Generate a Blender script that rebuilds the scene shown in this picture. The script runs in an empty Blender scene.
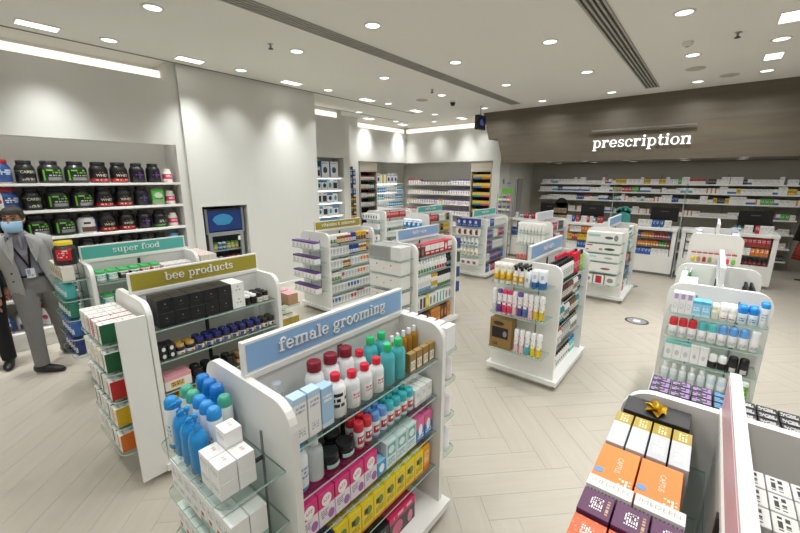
import bpy, bmesh, math, random
from mathutils import Matrix, Vector
random.seed(7)
R_ = random.Random(11)
PI = math.pi
scene = bpy.context.scene
COL = scene.collection

# ------------------------------------------------------------------ camera
cam_d = bpy.data.cameras.new('camera'); cam = bpy.data.objects.new('camera', cam_d); COL.objects.link(cam)
YAW, PITCH, ROLL, FPX = math.radians(39.24), math.radians(13.13), math.radians(0.05), 377.9
fw = Vector((math.cos(PITCH)*math.cos(YAW), math.cos(PITCH)*math.sin(YAW), -math.sin(PITCH)))
rt = Vector((math.sin(YAW), -math.cos(YAW), 0)); up = rt.cross(fw)
r2 = rt*math.cos(ROLL)+up*math.sin(ROLL); u2 = up*math.cos(ROLL)-rt*math.sin(ROLL)
cam.matrix_world = Matrix(((r2.x, u2.x, -fw.x, 0), (r2.y, u2.y, -fw.y, 0), (r2.z, u2.z, -fw.z, 2.0), (0, 0, 0, 1)))
cam_d.sensor_width = 36; cam_d.lens = FPX/800*36; cam_d.clip_start = 0.02; cam_d.clip_end = 60
scene.camera = cam

# ------------------------------------------------------------------ world, exposure
w = bpy.data.worlds.new('world'); scene.world = w; w.use_nodes = True
w.node_tree.nodes['Background'].inputs[0].default_value = (0.9, 0.95, 1, 1)
w.node_tree.nodes['Background'].inputs[1].default_value = 0.3
scene.view_settings.view_transform = 'Standard'; scene.view_settings.look = 'None'
scene.view_settings.gamma = 1; scene.view_settings.exposure = 0.0
scene.view_settings.use_curve_mapping = False
LAMP_W = 8.6        # power of one downlight
PANEL_W = 8.0       # power of one rectangular ceiling panel
COVE_E = 1.3         # brightness of the LED coves
LAMP_COL = (0.975, 1.0, 1.0)

# ------------------------------------------------------------------ materials
def lin(c):
    if isinstance(c, str):
        c = [int(c[i:i+2], 16)/255 for i in (0, 2, 4)]
    return tuple((v/12.92 if v <= .04045 else ((v+.055)/1.055)**2.4) for v in c[:3])+(1,)
MATS = {}
def mat(col, rough=.5, metal=0., name=None, spec=.5, trans=0., noise=0., nscale=6., emit=None, estr=0.):
    key = (col, rough, metal, spec, trans, noise, nscale, emit, estr)
    if key in MATS: return MATS[key]
    m = bpy.data.materials.new(name or 'plain_'+str(col)); m.use_nodes = True
    b = m.node_tree.nodes['Principled BSDF']
    b.inputs['Base Color'].default_value = lin(col); b.inputs['Roughness'].default_value = rough
    b.inputs['Metallic'].default_value = metal; b.inputs['Specular IOR Level'].default_value = spec
    if emit: b.inputs['Emission Color'].default_value = lin(emit); b.inputs['Emission Strength'].default_value = estr
    if noise:
        nt = m.node_tree; t = nt.nodes.new('ShaderNodeTexNoise'); t.inputs['Scale'].default_value = nscale
        tc = nt.nodes.new('ShaderNodeTexCoord'); nt.links.new(tc.outputs['Object'], t.inputs['Vector'])
        mx = nt.nodes.new('ShaderNodeMix'); mx.data_type = 'RGBA'
        c = lin(col); mx.inputs[6].default_value = tuple(v*(1-noise) for v in c[:3])+(1,)
        mx.inputs[7].default_value = tuple(min(1, v*(1+noise)) for v in c[:3])+(1,)
        nt.links.new(t.outputs['Fac'], mx.inputs[0]); nt.links.new(mx.outputs[2], b.inputs['Base Color'])
    MATS[key] = m; return m
PACKN = [0]
def pack(base, els=(), rough=.4, metal=0., spec=.5):
    """printed packaging: bands, patches and rows of small print in the object's own box coordinates"""
    key = ('pack', base, tuple(els), rough, metal)
    if key in MATS: return MATS[key]
    m = bpy.data.materials.new('printed_pack'); m.use_nodes = True; nt = m.node_tree; N = nt.nodes; L = nt.links
    b = N['Principled BSDF']; b.inputs['Roughness'].default_value = rough; b.inputs['Metallic'].default_value = metal
    b.inputs['Specular IOR Level'].default_value = spec
    tc = N.new('ShaderNodeTexCoord'); sp = N.new('ShaderNodeSeparateXYZ'); L.new(tc.outputs['Generated'], sp.inputs[0])
    x, y, z = sp.outputs
    def ma(op, a, c=None):
        n = N.new('ShaderNodeMath'); n.operation = op
        for i, v in enumerate((a, c)):
            if v is None: continue
            if isinstance(v, (int, float)): n.inputs[i].default_value = v
            else: L.new(v, n.inputs[i])
        return n.outputs[0]
    def rng(s, lo, hi): return ma('MULTIPLY', ma('GREATER_THAN', s, lo), ma('LESS_THAN', s, hi))
    cur = None
    def put(fac, col):
        nonlocal cur
        mx = N.new('ShaderNodeMix'); mx.data_type = 'RGBA'
        if cur is None: mx.inputs[6].default_value = lin(base)
        else: L.new(cur, mx.inputs[6])
        mx.inputs[7].default_value = lin(col); L.new(fac, mx.inputs[0]); cur = mx.outputs[2]
    for e in els:
        if e[0] == 'z': put(rng(z, e[1], e[2]), e[3])
        elif e[0] == 'x': put(rng(x, e[1], e[2]), e[3])
        elif e[0] == 'r':
            f = ma('MULTIPLY', rng(x, e[1], e[2]), rng(z, e[3], e[4])); put(ma('MULTIPLY', f, ma('LESS_THAN', y, .5)), e[5])
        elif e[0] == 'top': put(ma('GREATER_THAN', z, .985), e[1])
        elif e[0] == 'disc':
            dx = ma('SUBTRACT', x, e[1]); dz = ma('SUBTRACT', z, e[2])
            dd = ma('ADD', ma('POWER', ma('DIVIDE', dx, e[3]), 2), ma('POWER', ma('DIVIDE', dz, e[4]), 2))
            put(ma('MULTIPLY', ma('LESS_THAN', dd, 1), ma('LESS_THAN', y, .5)), e[5])
        elif e[0] in 'tT':
            PACKN[0] += 1
            x0, x1, z0, z1, col, n = e[1:7]
            s, q = (x, z) if e[0] == 't' else (x, y)
            zz = ma('MULTIPLY', ma('DIVIDE', ma('SUBTRACT', q, z0), z1-z0), n)
            row = ma('FLOOR', zz); fr = ma('FRACT', zz)
            cb = N.new('ShaderNodeCombineXYZ'); L.new(ma('MULTIPLY', s, e[7] if len(e) > 7 else 22), cb.inputs[0])
            L.new(ma('MULTIPLY', row, 7.31), cb.inputs[1]); cb.inputs[2].default_value = PACKN[0]*1.7
            t = N.new('ShaderNodeTexNoise'); t.inputs['Scale'].default_value = 1; t.inputs['Detail'].default_value = 0
            L.new(cb.outputs[0], t.inputs['Vector'])
            f = ma('MULTIPLY', ma('GREATER_THAN', t.outputs['Fac'], .46), ma('GREATER_THAN', fr, .38))
            f = ma('MULTIPLY', f, ma('MULTIPLY', rng(x, x0, x1), rng(q, z0, z1)))
            f = ma('MULTIPLY', f, ma('LESS_THAN', y, .5) if e[0] == 't' else ma('GREATER_THAN', z, .98))
            put(f, col)
        elif e[0] == 'dots':
            t = N.new('ShaderNodeTexVoronoi'); t.inputs['Scale'].default_value = e[1]; L.new(tc.outputs['Object'], t.inputs['Vector'])
            put(ma('LESS_THAN', t.outputs['Distance'], e[2]), e[3])
    if cur is None: b.inputs['Base Color'].default_value = lin(base)
    else: L.new(cur, b.inputs['Base Color'])
    MATS[key] = m; return m
def glass_mat(name, tint, gloss=.12):
    m = bpy.data.materials.new(name); m.use_nodes = True; nt = m.node_tree; N = nt.nodes; L = nt.links
    for n in list(N): N.remove(n)
    o = N.new('ShaderNodeOutputMaterial'); t = N.new('ShaderNodeBsdfTransparent'); t.inputs[0].default_value = lin(tint)
    g = N.new('ShaderNodeBsdfGlossy'); g.inputs['Roughness'].default_value = .05
    fr = N.new('ShaderNodeFresnel'); fr.inputs[0].default_value = 1.45
    ge = N.new('ShaderNodeNewGeometry'); iv = N.new('ShaderNodeMath'); iv.operation = 'SUBTRACT'; iv.inputs[0].default_value = 1; L.new(ge.outputs['Backfacing'], iv.inputs[1])
    mu = N.new('ShaderNodeMath'); mu.operation = 'MULTIPLY'; L.new(fr.outputs[0], mu.inputs[0]); L.new(iv.outputs[0], mu.inputs[1])
    mx = N.new('ShaderNodeMixShader'); L.new(mu.outputs[0], mx.inputs[0]); L.new(t.outputs[0], mx.inputs[1]); L.new(g.outputs[0], mx.inputs[2])
    L.new(mx.outputs[0], o.inputs[0]); return m
GLASS = glass_mat('shelf_glass', 'f3f9f7'); CLEAR = glass_mat('clear_glass', 'eef4f4')
GEDGE = mat('b0d2c8', .2, name='glass_edge')
def clear_plastic(name, tint, a):
    m = bpy.data.materials.new(name); m.use_nodes = True; b = m.node_tree.nodes['Principled BSDF']
    b.inputs['Base Color'].default_value = lin(tint); b.inputs['Roughness'].default_value = .12; b.inputs['Alpha'].default_value = a
    return m
WHITE = mat('eceae6', .42, name='white_laminate'); WALL = mat('d9d8d2', .75, name='wall_paint', noise=.012, nscale=3)
CEIL = mat('ecebe4', .85, name='ceiling_paint', noise=.01, nscale=2); DARK = mat('2b2b2b', .5, name='dark_steel')
GREY = mat('8d8d8b', .4, name='grey_metal'); BLACK = mat('141416', .35, name='black_plastic'); STEEL = mat('b9bbbd', .3, 1., name='steel')
def lamp_mat(name, col, s):
    m = bpy.data.materials.new(name); m.use_nodes = True; N = m.node_tree.nodes
    for n in list(N): N.remove(n)
    e = N.new('ShaderNodeEmission'); o = N.new('ShaderNodeOutputMaterial'); e.inputs[0].default_value = (*col, 1); e.inputs[1].default_value = s
    m.node_tree.links.new(e.outputs[0], o.inputs[0]); return m
LED = lamp_mat('led_diffuser', (1, .97, .92), 3.0); COVE = lamp_mat('cove_led', (1, .93, .8), COVE_E); SIGNLED = lamp_mat('sign_led', (1, 1, 1), 1.6)
def wood_mat(name, c0, c1, sx, sy, rough=.5, objvar=0.0, sz=1.):
    m = bpy.data.materials.new(name); m.use_nodes = True; nt = m.node_tree; N = nt.nodes; L = nt.links; b = N['Principled BSDF']
    tc = N.new('ShaderNodeTexCoord'); mp = N.new('ShaderNodeMapping'); mp.inputs['Scale'].default_value = (sx, sy, sz)
    L.new(tc.outputs['Object'], mp.inputs[0])
    oi = N.new('ShaderNodeObjectInfo'); va = N.new('ShaderNodeVectorMath'); va.operation = 'ADD'
    cb = N.new('ShaderNodeCombineXYZ'); mm = N.new('ShaderNodeMath'); mm.operation = 'MULTIPLY'; mm.inputs[1].default_value = 37.
    L.new(oi.outputs['Random'], mm.inputs[0]); L.new(mm.outputs[0], cb.inputs[1]); L.new(mp.outputs[0], va.inputs[0]); L.new(cb.outputs[0], va.inputs[1])
    t = N.new('ShaderNodeTexNoise'); t.inputs['Scale'].default_value = 1; t.inputs['Detail'].default_value = 5; t.inputs['Roughness'].default_value = .6
    L.new(va.outputs[0], t.inputs['Vector'])
    cr = N.new('ShaderNodeValToRGB'); cr.color_ramp.elements[0].position = .3; cr.color_ramp.elements[1].position = .7
    cr.color_ramp.elements[0].color = lin(c0); cr.color_ramp.elements[1].color = lin(c1); L.new(t.outputs['Fac'], cr.inputs[0])
    out = cr.outputs[0]
    if objvar:
        h = N.new('ShaderNodeHueSaturation'); mr = N.new('ShaderNodeMapRange'); mr.inputs[3].default_value = 1-objvar; mr.inputs[4].default_value = 1+objvar
        L.new(oi.outputs['Random'], mr.inputs[0]); L.new(mr.outputs[0], h.inputs['Value']); L.new(out, h.inputs['Color']); out = h.outputs[0]
    L.new(out, b.inputs['Base Color']); b.inputs['Roughness'].default_value = rough; return m
FLOORW = wood_mat('floor_plank_wood', 'b2a99b', 'b9b1a4', 1.6, 16, .5, .008)
FASCIA = wood_mat('fascia_wood', '5a5144', '6d6455', 2, .7, .5, 0, 9)
HEADER = wood_mat('header_wood', 'a59c8d', 'b5ac9d', 1, 1, .5, 0, 8)

# ------------------------------------------------------------------ mesh helpers
class MB:
    def __init__(s): s.v = []; s.f = []; s.m = []; s.sm = []
    def add(s, vs, fs, mi=0, smooth=False):
        o = len(s.v); s.v += [tuple(p) for p in vs]
        for f in fs: s.f.append(tuple(i+o for i in f)); s.m.append(mi); s.sm.append(smooth)
        return s
    def box(s, x0, x1, y0, y1, z0, z1, mi=0, side=None):
        vs = [(x0, y0, z0), (x1, y0, z0), (x1, y1, z0), (x0, y1, z0), (x0, y0, z1), (x1, y0, z1), (x1, y1, z1), (x0, y1, z1)]
        s.add(vs, [(0, 3, 2, 1), (4, 5, 6, 7)], mi)
        s.add(vs, [(0, 1, 5, 4), (1, 2, 6, 5), (2, 3, 7, 6), (3, 0, 4, 7)], mi if side is None else side); return s
    def lathe(s, prof, n=14, mi=0, cx=0, cy=0, smooth=True, sq=1.):
        """prof [(r,z)] bottom to top, capped; sq scales depth"""
        vs = []
        for r, z in prof:
            for k in range(n):
                a = 2*PI*k/n; vs.append((cx+r*math.cos(a), cy+r*sq*math.sin(a), z))
        fs = [(i*n+k, i*n+(k+1) % n, (i+1)*n+(k+1) % n, (i+1)*n+k) for i in range(len(prof)-1) for k in range(n)]
        s.add(vs, fs, mi, smooth)
        s.add([vs[k] for k in range(n)], [tuple(range(n-1, -1, -1))], mi); o = (len(prof)-1)*n
        s.add([vs[o+k] for k in range(n)], [tuple(range(n))], mi); return s
    def prism(s, poly, a0, a1, axis='x', mi=0, side=None):
        """poly of (p,q) counter-clockwise; extruded along axis"""
        def P(p, q, a): return {'x': (a, p, q), 'y': (p, a, q), 'z': (p, q, a)}[axis]
        n = len(poly); vs = [P(p, q, a0) for p, q in poly]+[P(p, q, a1) for p, q in poly]
        s.add(vs, [tuple(range(n-1, -1, -1)), tuple(range(n, 2*n))], mi)
        s.add(vs, [(k, (k+1) % n, n+(k+1) % n, n+k) for k in range(n)], mi if side is None else side); return s
    def tube(s, pts, rad, n=8, mi=0):
        pts = [Vector(p) for p in pts]; m = len(pts); vs = []
        if not isinstance(rad, (list, tuple)): rad = [rad]*m
        for i, p in enumerate(pts):
            d = (pts[min(i+1, m-1)]-pts[max(i-1, 0)]).normalized()
            a = d.cross(Vector((0, 0, 1)) if abs(d.z) < .9 else Vector((0, 1, 0))).normalized(); b = d.cross(a)
            r = rad[i]; ra, rb = r if isinstance(r, tuple) else (r, r)
            for k in range(n):
                t = 2*PI*k/n; vs.append(tuple(p+a*ra*math.cos(t)+b*rb*math.sin(t)))
        fs = [(i*n+k, i*n+(k+1) % n, (i+1)*n+(k+1) % n, (i+1)*n+k) for i in range(m-1) for k in range(n)]
        fs += [tuple(range(n-1, -1, -1)), tuple(range((m-1)*n, m*n))]
        s.add(vs, fs, mi, True); return s
    def mesh(s, name, mats):
        me = bpy.data.meshes.new(name); me.from_pydata(s.v, [], s.f)
        for m in (mats if isinstance(mats, (list, tuple)) else [mats]): me.materials.append(m)
        me.polygons.foreach_set('material_index', s.m); me.polygons.foreach_set('use_smooth', s.sm)
        bm = bmesh.new(); bm.from_mesh(me); bmesh.ops.recalc_face_normals(bm, faces=bm.faces); bm.to_mesh(me); bm.free()
        me.update(); return me
    def build(s, name, mats, parent=None, loc=(0, 0, 0), rz=0): return link(name, s.mesh(name, mats), parent, loc, rz)
def link(name, me, parent=None, loc=(0, 0, 0), rz=0):
    o = bpy.data.objects.new(name, me); COL.objects.link(o); o.location = loc; o.rotation_euler = (0, 0, rz)
    if parent: o.parent = parent
    return o
def tag(o, label=None, cat=None, group=None, kind=None):
    if label: o['label'] = label
    if cat: o['category'] = cat
    if group: o['group'] = group
    if kind: o['kind'] = kind
    return o
def empty(name, loc, label=None, cat=None, rz=0, group=None, kind=None):
    o = link(name, None, None, loc, rz); o.empty_display_size = .1; return tag(o, label, cat, group, kind)
def roundpoly(x0, x1, y0, y1, r, corners=(1, 1, 1, 1), n=5):
    """rounded rectangle ccw: corners (x1y0, x1y1, x0y1, x0y0)"""
    out = []
    for c, (cx, cy, a) in zip(corners, ((x1-r, y0+r, -PI/2), (x1-r, y1-r, 0), (x0+r, y1-r, PI/2), (x0+r, y0+r, PI))):
        if c: out += [(cx+r*math.cos(a+PI/2*k/n), cy+r*math.sin(a+PI/2*k/n)) for k in range(n+1)]
        else: out.append((cx+r*math.sqrt(2)*math.cos(a+PI/4), cy+r*math.sqrt(2)*math.sin(a+PI/4)))
    return out

# ------------------------------------------------------------------ slab-serif lettering built from strokes
def _n(x, top=True):  # stem with slabs
    return [('r', x, 0, x+.22, 1), ('r', x-.12, 0, x+.34, .1)]+([('r', x-.15, .9, x+.1, 1)] if top else [])
GL = {
 'o': (1.0, [('a', .5, .5, .48, .52, 0, 360, .2, .09)]),
 'e': (.98, [('a', .49, .5, .47, .52, 0, 325, .2, .09), ('r', .15, .45, .9, .55)]),
 'c': (.92, [('a', .49, .5, .47, .52, 40, 325, .2, .09), ('c', .78, .75, .13)]),
 'n': (1.2, _n(.16)+_n(.8, False)+[('a', .59, .62, .43, .4, 0, 180, .22, .13)]),
 'm': (1.85, _n(.16)+_n(.8, False)+_n(1.44, False)+[('a', .59, .62, .43, .4, 0, 180, .22, .13), ('a', 1.23, .62, .43, .4, 0, 180, .22, .13)]),
 'h': (1.2, [('r', .16, 0, .38, 1.45), ('r', 0, 1.35, .3, 1.45), ('r', .04, 0, .5, .1)]+_n(.8, False)+[('a', .59, .62, .43, .4, 0, 180, .22, .13)]),
 'u': (1.2, [('r', .16, .4, .38, 1), ('r', .01, .9, .3, 1), ('r', .8, 0, 1.02, 1), ('r', .65, .9, .9, 1), ('r', .9, 0, 1.16, .1), ('a', .59, .4, .43, .42, 180, 360, .22, .13)]),
 'i': (.56, _n(.17)+[('c', .28, 1.3, .15)]),
 'l': (.58, [('r', .17, 0, .39, 1.45), ('r', .02, 1.35, .3, 1.45), ('r', .03, 0, .53, .1)]),
 'r': (.92, _n(.16)+[('a', .68, .55, .45, .47, 70, 165, .2, .14), ('c', .76, .83, .14)]),
 'f': (.75, [('r', .18, 0, .4, 1.1), ('r', .04, 0, .6, .1), ('r', .02, .9, .68, 1), ('a', .55, 1.08, .37, .38, 50, 180, .22, .12), ('c', .74, 1.28, .13)]),
 't': (.72, [('r', .18, .3, .4, 1.35), ('r', .02, .9, .66, 1), ('a', .5, .3, .32, .32, 180, 330, .22, .11)]),
 'a': (1.05, [('r', .62, .12, .84, .68), ('a', .48, .66, .36, .36, 0, 165, .22, .1), ('c', .22, .74, .12), ('a', .4, .29, .36, .3, 0, 360, .18, .09), ('r', .7, 0, 1.02, .1), ('r', .62, .0, .84, .2)]),
 'b': (1.1, [('r', .14, 0, .36, 1.45), ('r', 0, 1.35, .3, 1.45), ('a', .58, .5, .45, .52, 0, 360, .2, .09)]),
 'd': (1.12, [('r', .72, 0, .94, 1.45), ('r', .56, 1.35, .86, 1.45), ('r', .8, 0, 1.1, .1), ('a', .5, .5, .45, .52, 0, 360, .2, .09)]),
 'p': (1.12, [('r', .16, -.42, .38, 1), ('r', 0, .9, .3, 1), ('r', .02, -.45, .54, -.35), ('a', .6, .5, .45, .52, 0, 360, .2, .09)]),
 'g': (1.05, [('a', .46, .64, .4, .38, 0, 360, .19, .09), ('a', .48, -.14, .46, .27, 0, 360, .15, .1), ('a', .3, .2, .18, .16, 90, 270, .1, .08), ('r', .75, .86, 1.02, 1), ('r', .25, .06, .6, .15)]),
 's': (.82, [('a', .4, .74, .33, .28, 30, 270, .17, .1), ('a', .42, .27, .35, .28, -90, 90, .17, .1), ('a', .42, .27, .35, .28, 200, 270, .14, .1), ('r', .33, .44, .5, .55), ('r', .08, .05, .16, .33), ('r', .64, .68, .72, .95)]),
 'v': (1.05, [('l', .2, 1, .52, 0, .22), ('l', .84, 1, .52, 0, .11), ('r', .02, .9, .42, 1), ('r', .66, .9, 1.02, 1)]),
 'y': (1.05, [('l', .2, 1, .52, 0, .22), ('l', .84, 1, .36, -.42, .11), ('r', .02, .9, .42, 1), ('r', .66, .9, 1.02, 1), ('c', .28, -.34, .13)]),
 '&': (1.25, [('a', .5, 1.05, .28, .32, 0, 360, .13, .09), ('a', .46, .38, .44, .4, 60, 370, .18, .1), ('l', .3, .95, 1.1, 0, .2)]),
 ' ': (.55, []),
}
NST = [0]
def glyphs(text, h, depth, mb=None, x0=0.):
    """text in the xz plane facing -y; returns MB and width; h = x-height"""
    one = mb is None; mb = mb or MB(); x = x0
    for ch in text:
        wd, st = GL[ch]
        for s in st:
            if s[0] == 'r': poly = [(s[1], s[2]), (s[3], s[2]), (s[3], s[4]), (s[1], s[4])]; polys = [poly]
            elif s[0] == 'c': polys = [[(s[1]+s[3]*math.cos(2*PI*k/12), s[2]+s[3]*math.sin(2*PI*k/12)) for k in range(12)]]
            elif s[0] == 'l':
                dx, dy = s[3]-s[1], s[4]-s[2]; L = math.hypot(dx, dy); nx, ny = -dy/L*s[5]/2, dx/L*s[5]/2
                polys = [[(s[1]-nx, s[2]-ny), (s[3]-nx, s[4]-ny), (s[3]+nx, s[4]+ny), (s[1]+nx, s[2]+ny)]]
            else:
                _, cx, cy, rx, ry, a0, a1, th, tv = s; n = max(5, int(abs(a1-a0)/15)); polys = []
                P = []
                for k in range(n+1):
                    a = math.radians(a0+(a1-a0)*k/n); c, q = math.cos(a), math.sin(a)
                    P.append(((cx+rx*c, cy+ry*q), (cx+(rx-th)*c, cy+(ry-tv)*q)))
                for k in range(n): polys.append([P[k][1], P[k][0], P[k+1][0], P[k+1][1]])
            for p in polys:
                NST[0] = (NST[0]+1) % 23; mb.prism([(x+a*h, b*h) for a, b in p], -depth-NST[0]*.00004, 0, 'y')
        x += (wd+.07)*h
    return (mb, x-x0-.07*h)

# ================================================================== THE ROOM
ZC = 3.55      # ceiling
ZR = 2.46      # top of the shelf recesses
def struct(name, mb, m, label=None):
    o = mb.build(name, m); o['kind'] = 'structure'
    if label: o['label'] = label
    return o
# floor: herringbone planks on a screed
floor = struct('floor', MB().box(-3.2, 13.2, -4.2, 8.2, -.12, -.0035), mat('a89f92', .8, name='floor_joint'), 'pale oak herringbone plank floor')
PL, PW, GP = .90, .18, .0008
pm = MB().box(GP, PL-GP, GP, PW-GP, -.0035, 0).mesh('plank', FLOORW)
planks = []
s2 = math.sqrt(.5)
for i in range(-90, 130):
    for j in range(-22, 22):
        bx, by = i*PW+j*PL, i*PW-j*PL
        for k in (0, 1):
            # plank k=0 along a, k=1 along b (rotated 90 deg)
            ax, ay = (bx, by) if k == 0 else (bx+PW, by+PW)
            cx, cy = (bx+PL/2, by+PW/2) if k == 0 else (bx+PW/2, by+PW+PL/2)
            wx, wy = (cx-cy)*s2, (cx+cy)*s2
            if not (-3 < wx < 12.9 and -4 < wy < 8): continue
            planks.append((wx, wy, (ax-ay)*s2, (ax+ay)*s2, PI/4+k*PI/2))
def vis(p):
    d = Vector((p[0], p[1], -2.0)); f = d.dot(fw)
    if f < .5: return 1e9
    x, y = 400+FPX*d.dot(r2)/f, 266-FPX*d.dot(u2)/f
    return f if (-40 < x < 840 and y < 580) else 100+f
BLK = [(.4, 1.9, .95, 1.75), (.4, 1.9, 2.6, 3.35), (.45, 1.9, 4.15, 4.9), (3.25, 4.7, .95, 1.6), (3.25, 4.7, 2.6, 3.3), (3.25, 4.7, 4.1, 4.9), (.2, 1.9, -.5, .25), (3.25, 4.7, -.5, .25)]
def hid(p): return any(a < p[0] < b and c < p[1] < d for a, b, c, d in BLK)
planks.sort(key=lambda p: vis(p)+(50 if hid(p) else 0))
for p in planks[:300]: link('plank', pm, floor, (p[2], p[3], 0), p[4])
for a in (0, 1):
    mb = MB(); an = PI/4+a*PI/2; ca, sa = math.cos(an), math.sin(an)
    for p in planks[300:]:
        if abs(p[4]-an) > .01: continue
        lx, ly = p[2]*ca+p[3]*sa, -p[2]*sa+p[3]*ca
        mb.box(lx+GP, lx+PL-GP, ly+GP, ly+PW-GP, -.0035, 0)
    o = mb.build('plank_field', FLOORW, floor, (0, 0, 0), an); o['kind'] = 'stuff'
struct('ceiling', MB().box(-3.2, 13.2, -4.2, 8.2, ZC, ZC+.2), CEIL, 'flat off-white painted ceiling')
struct('wall_near', MB().box(-3.2, -3, -4.2, 8.2, 0, ZC), WALL, 'plain white wall behind the viewer')
struct('wall_right', MB().box(-3, 13.2, -4.2, -4, 0, ZC), WALL, 'plain white wall on the right')
struct('wall_left', MB().box(-3, 2.47, 6.5, 6.7, 0, ZC), WALL, 'white back wall of the protein tub shelves')
struct('wall_left_bulkhead', MB().box(2.36, 2.47, 6.09, 6.5, 0, ZC).box(-3, 2.36, 6.09, 6.16, ZR, 3.33).box(-3, 2.36, 6.16, 6.5, ZR+.07, ZR+.12), WALL, 'white bulkhead above the protein tub shelves')
# pier with the niche of the drinks cooler
mb = MB().box(2.47, 2.60, 6.03, 7.0, 0, ZC).box(3.33, 4.85, 6.03, 7.0, 0, ZC).box(2.60, 3.33, 6.03, 7.0, 1.57, ZC).box(2.60, 3.33, 6.75, 7.0, 0, 1.57)
struct('wall_pier', mb, WALL, 'white pier with the niche of the drinks cooler')
mb = MB().box(4.85, 5.44, 6.84, 7.9, 0, 3.33).box(6.28, 6.48, 6.84, 7.9, 0, 3.33).box(5.44, 6.28, 6.84, 7.3, ZR, 3.33).box(5.44, 6.28, 7.25, 7.4, 0, ZR).box(4.85, 6.48, 7.1, 7.9, 3.33, ZC)
struct('wall_recess', mb, WALL, 'white wall with a lit shelf recess beside the pier')
mb = MB().box(6.48, 7.52, 7.6, 8.2, 0, ZC).box(7.52, 9.6, 7.6, 7.66, ZR, 3.33).box(7.52, 10.0, 8.0, 8.2, 0, ZC).box(7.52, 9.6, 7.66, 8.0, ZR, ZR+.05)
struct('wall_back', mb, WALL, 'white back wall with bulkhead above the shelf recess')
mb = MB().box(9.6, 9.66, 4.67, 8.0, ZR, 3.33).box(10.0, 10.2, 4.67, 8.2, 0, ZC).box(9.66, 10.0, 4.67, 8.0, ZR, ZR+.05).box(9.6, 10.2, 4.45, 4.67, 0, ZC)
struct('wall_end', mb, WALL, 'white end wall with bulkhead above the long shelves')
# corridor wall with door opening, prescription back wall
mb = MB().box(10.2, 10.7, 4.45, 4.65, 0, ZC).box(11.45, 12.0, 4.45, 4.65, 0, ZC).box(10.7, 11.45, 4.45, 4.65, 2.04, ZC)
struct('wall_corridor', mb, mat('c9c4b8', .75, name='corridor_paint'), 'beige wall with a door beside the prescription shelves')
struct('wall_prescription', MB().box(12.0, 12.2, -4.2, 4.65, 0, ZC), mat('a9a498', .75, name='prescription_paint'), 'greige wall behind the prescription shelves')
d = empty('door_1', (10.7, 4.5, 0), 'grey door ajar in the beige corridor wall', None, kind='structure')
MB().box(0, .05, 0, .1, 0, 2.04).box(.70, .75, 0, .1, 0, 2.04).box(.05, .70, 0, .1, 1.99, 2.04).build('door_frame', mat('cfcac0', .5), d)
MB().box(.42, .695, .05, .09, 0, 1.985).build('door_leaf', mat('b5b1a8', .5), d)
MB().box(.05, .42, .11, .13, 0, 1.985).build('opening_shade_panel', mat('23211f', .8), d)  # near-black sheet painted as the shade behind the ajar door
MB().box(.45, .50, .02, .05, .98, 1.02).build('door_handle', STEEL, d)
# baseboards
for i, (a, b, c, e) in enumerate(((3.33, 4.85, 6.015, 6.03), (2.47, 2.6, 6.015, 6.03), (4.85, 5.44, 6.825, 6.84), (6.48, 7.52, 7.585, 7.6))):
    struct('baseboard_%d' % (i+1), MB().box(a, b, c, e, 0, .09), WHITE)
# shadow gap trims in the ceiling
for i, (a, b, c) in enumerate(((-3, 7.9, 6.0), (5.6, 9.0, 7.04))):
    struct('trim_%d' % (i+1), MB().box(a, b, c, c+.035, ZC-.004, ZC+.001), mat('77736a', .8, name='shadow_gap'))
# LED coves
def cove(lab, *b, m=None):
    t = empty('cove_light', ((b[0]+b[1])/2, (b[2]+b[3])/2, b[4]), lab, 'cove light')
    cx, cy, z0 = t.location
    MB().box(b[0]-cx, b[1]-cx, b[2]-cy, b[3]-cy, 0, b[5]-z0).build('led_strip', m or COVE, t)
cove('long warm LED cove above the protein tub bulkhead', -3, 2.35, 6.3, 6.33, 3.36, 3.47)
cove('slim added LED fill strip tucked behind the lip of the protein tub recess', -3, 2.34, 6.165, 6.19, ZR+.045, ZR+.06, m=lamp_mat('added_lip_fill', (1, .97, .92), 5.))  # hidden fill strip, added only to brighten the dark tub recess
cove('short warm LED cove above the lit recess by the pier', 4.87, 6.3, 7.05, 7.09, 3.36, 3.48)
cove('bright LED cove along the back wall bulkhead', 7.55, 9.75, 7.8, 7.84, 3.34, 3.48)
cove('bright LED cove along the end wall bulkhead', 9.80, 9.84, 4.75, 7.75, 3.34, 3.48)
# fascia of the prescription counter with stepped end, and its soffit
FX = 8.88
mb = MB().prism([(-4.0, 2.36), (4.06, 2.36), (4.22, 2.92), (4.46, 2.92), (4.63, ZC), (-4.0, ZC)], FX, FX+.12, 'x')
struct('trim_fascia', mb, FASCIA, 'grey-brown wood fascia over the prescription counter')
mb = MB().prism([(-4.0, 2.40), (4.05, 2.40), (4.2, 2.9), (4.42, 2.92), (4.44, 3.5), (-4.0, 3.5)], FX+.12, 12.0, 'x')
struct('ceiling_soffit', mb, FASCIA, 'wood-grain lowered ceiling over the prescription counter')
# illuminated lettering and picture light above it
t = empty('illuminated_sign', (FX-.02, 1.27, 2.54), 'glowing white prescription letters on the wood fascia', 'sign')
H_ = .141; x = 0; tot = glyphs('prescription', H_, .02)[1]
for ch in 'prescription':
    g, wd = glyphs(ch, H_, .025)
    o = g.build('letter', SIGNLED, t, (0, tot/2-x, .075), -PI/2); x += wd+.07*H_
t = empty('sign_light_bar', (FX-.07, 1.27, 2.93), 'slim metal light bar above the glowing prescription letters', 'light')
MB().box(-.02, .02, -.86, .86, 0, .025).build('bar', STEEL, t)
for yy in (-.6, .6): MB().box(.02, .07, yy-.01, yy+.01, .005, .02).build('bracket', STEEL, t)

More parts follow.
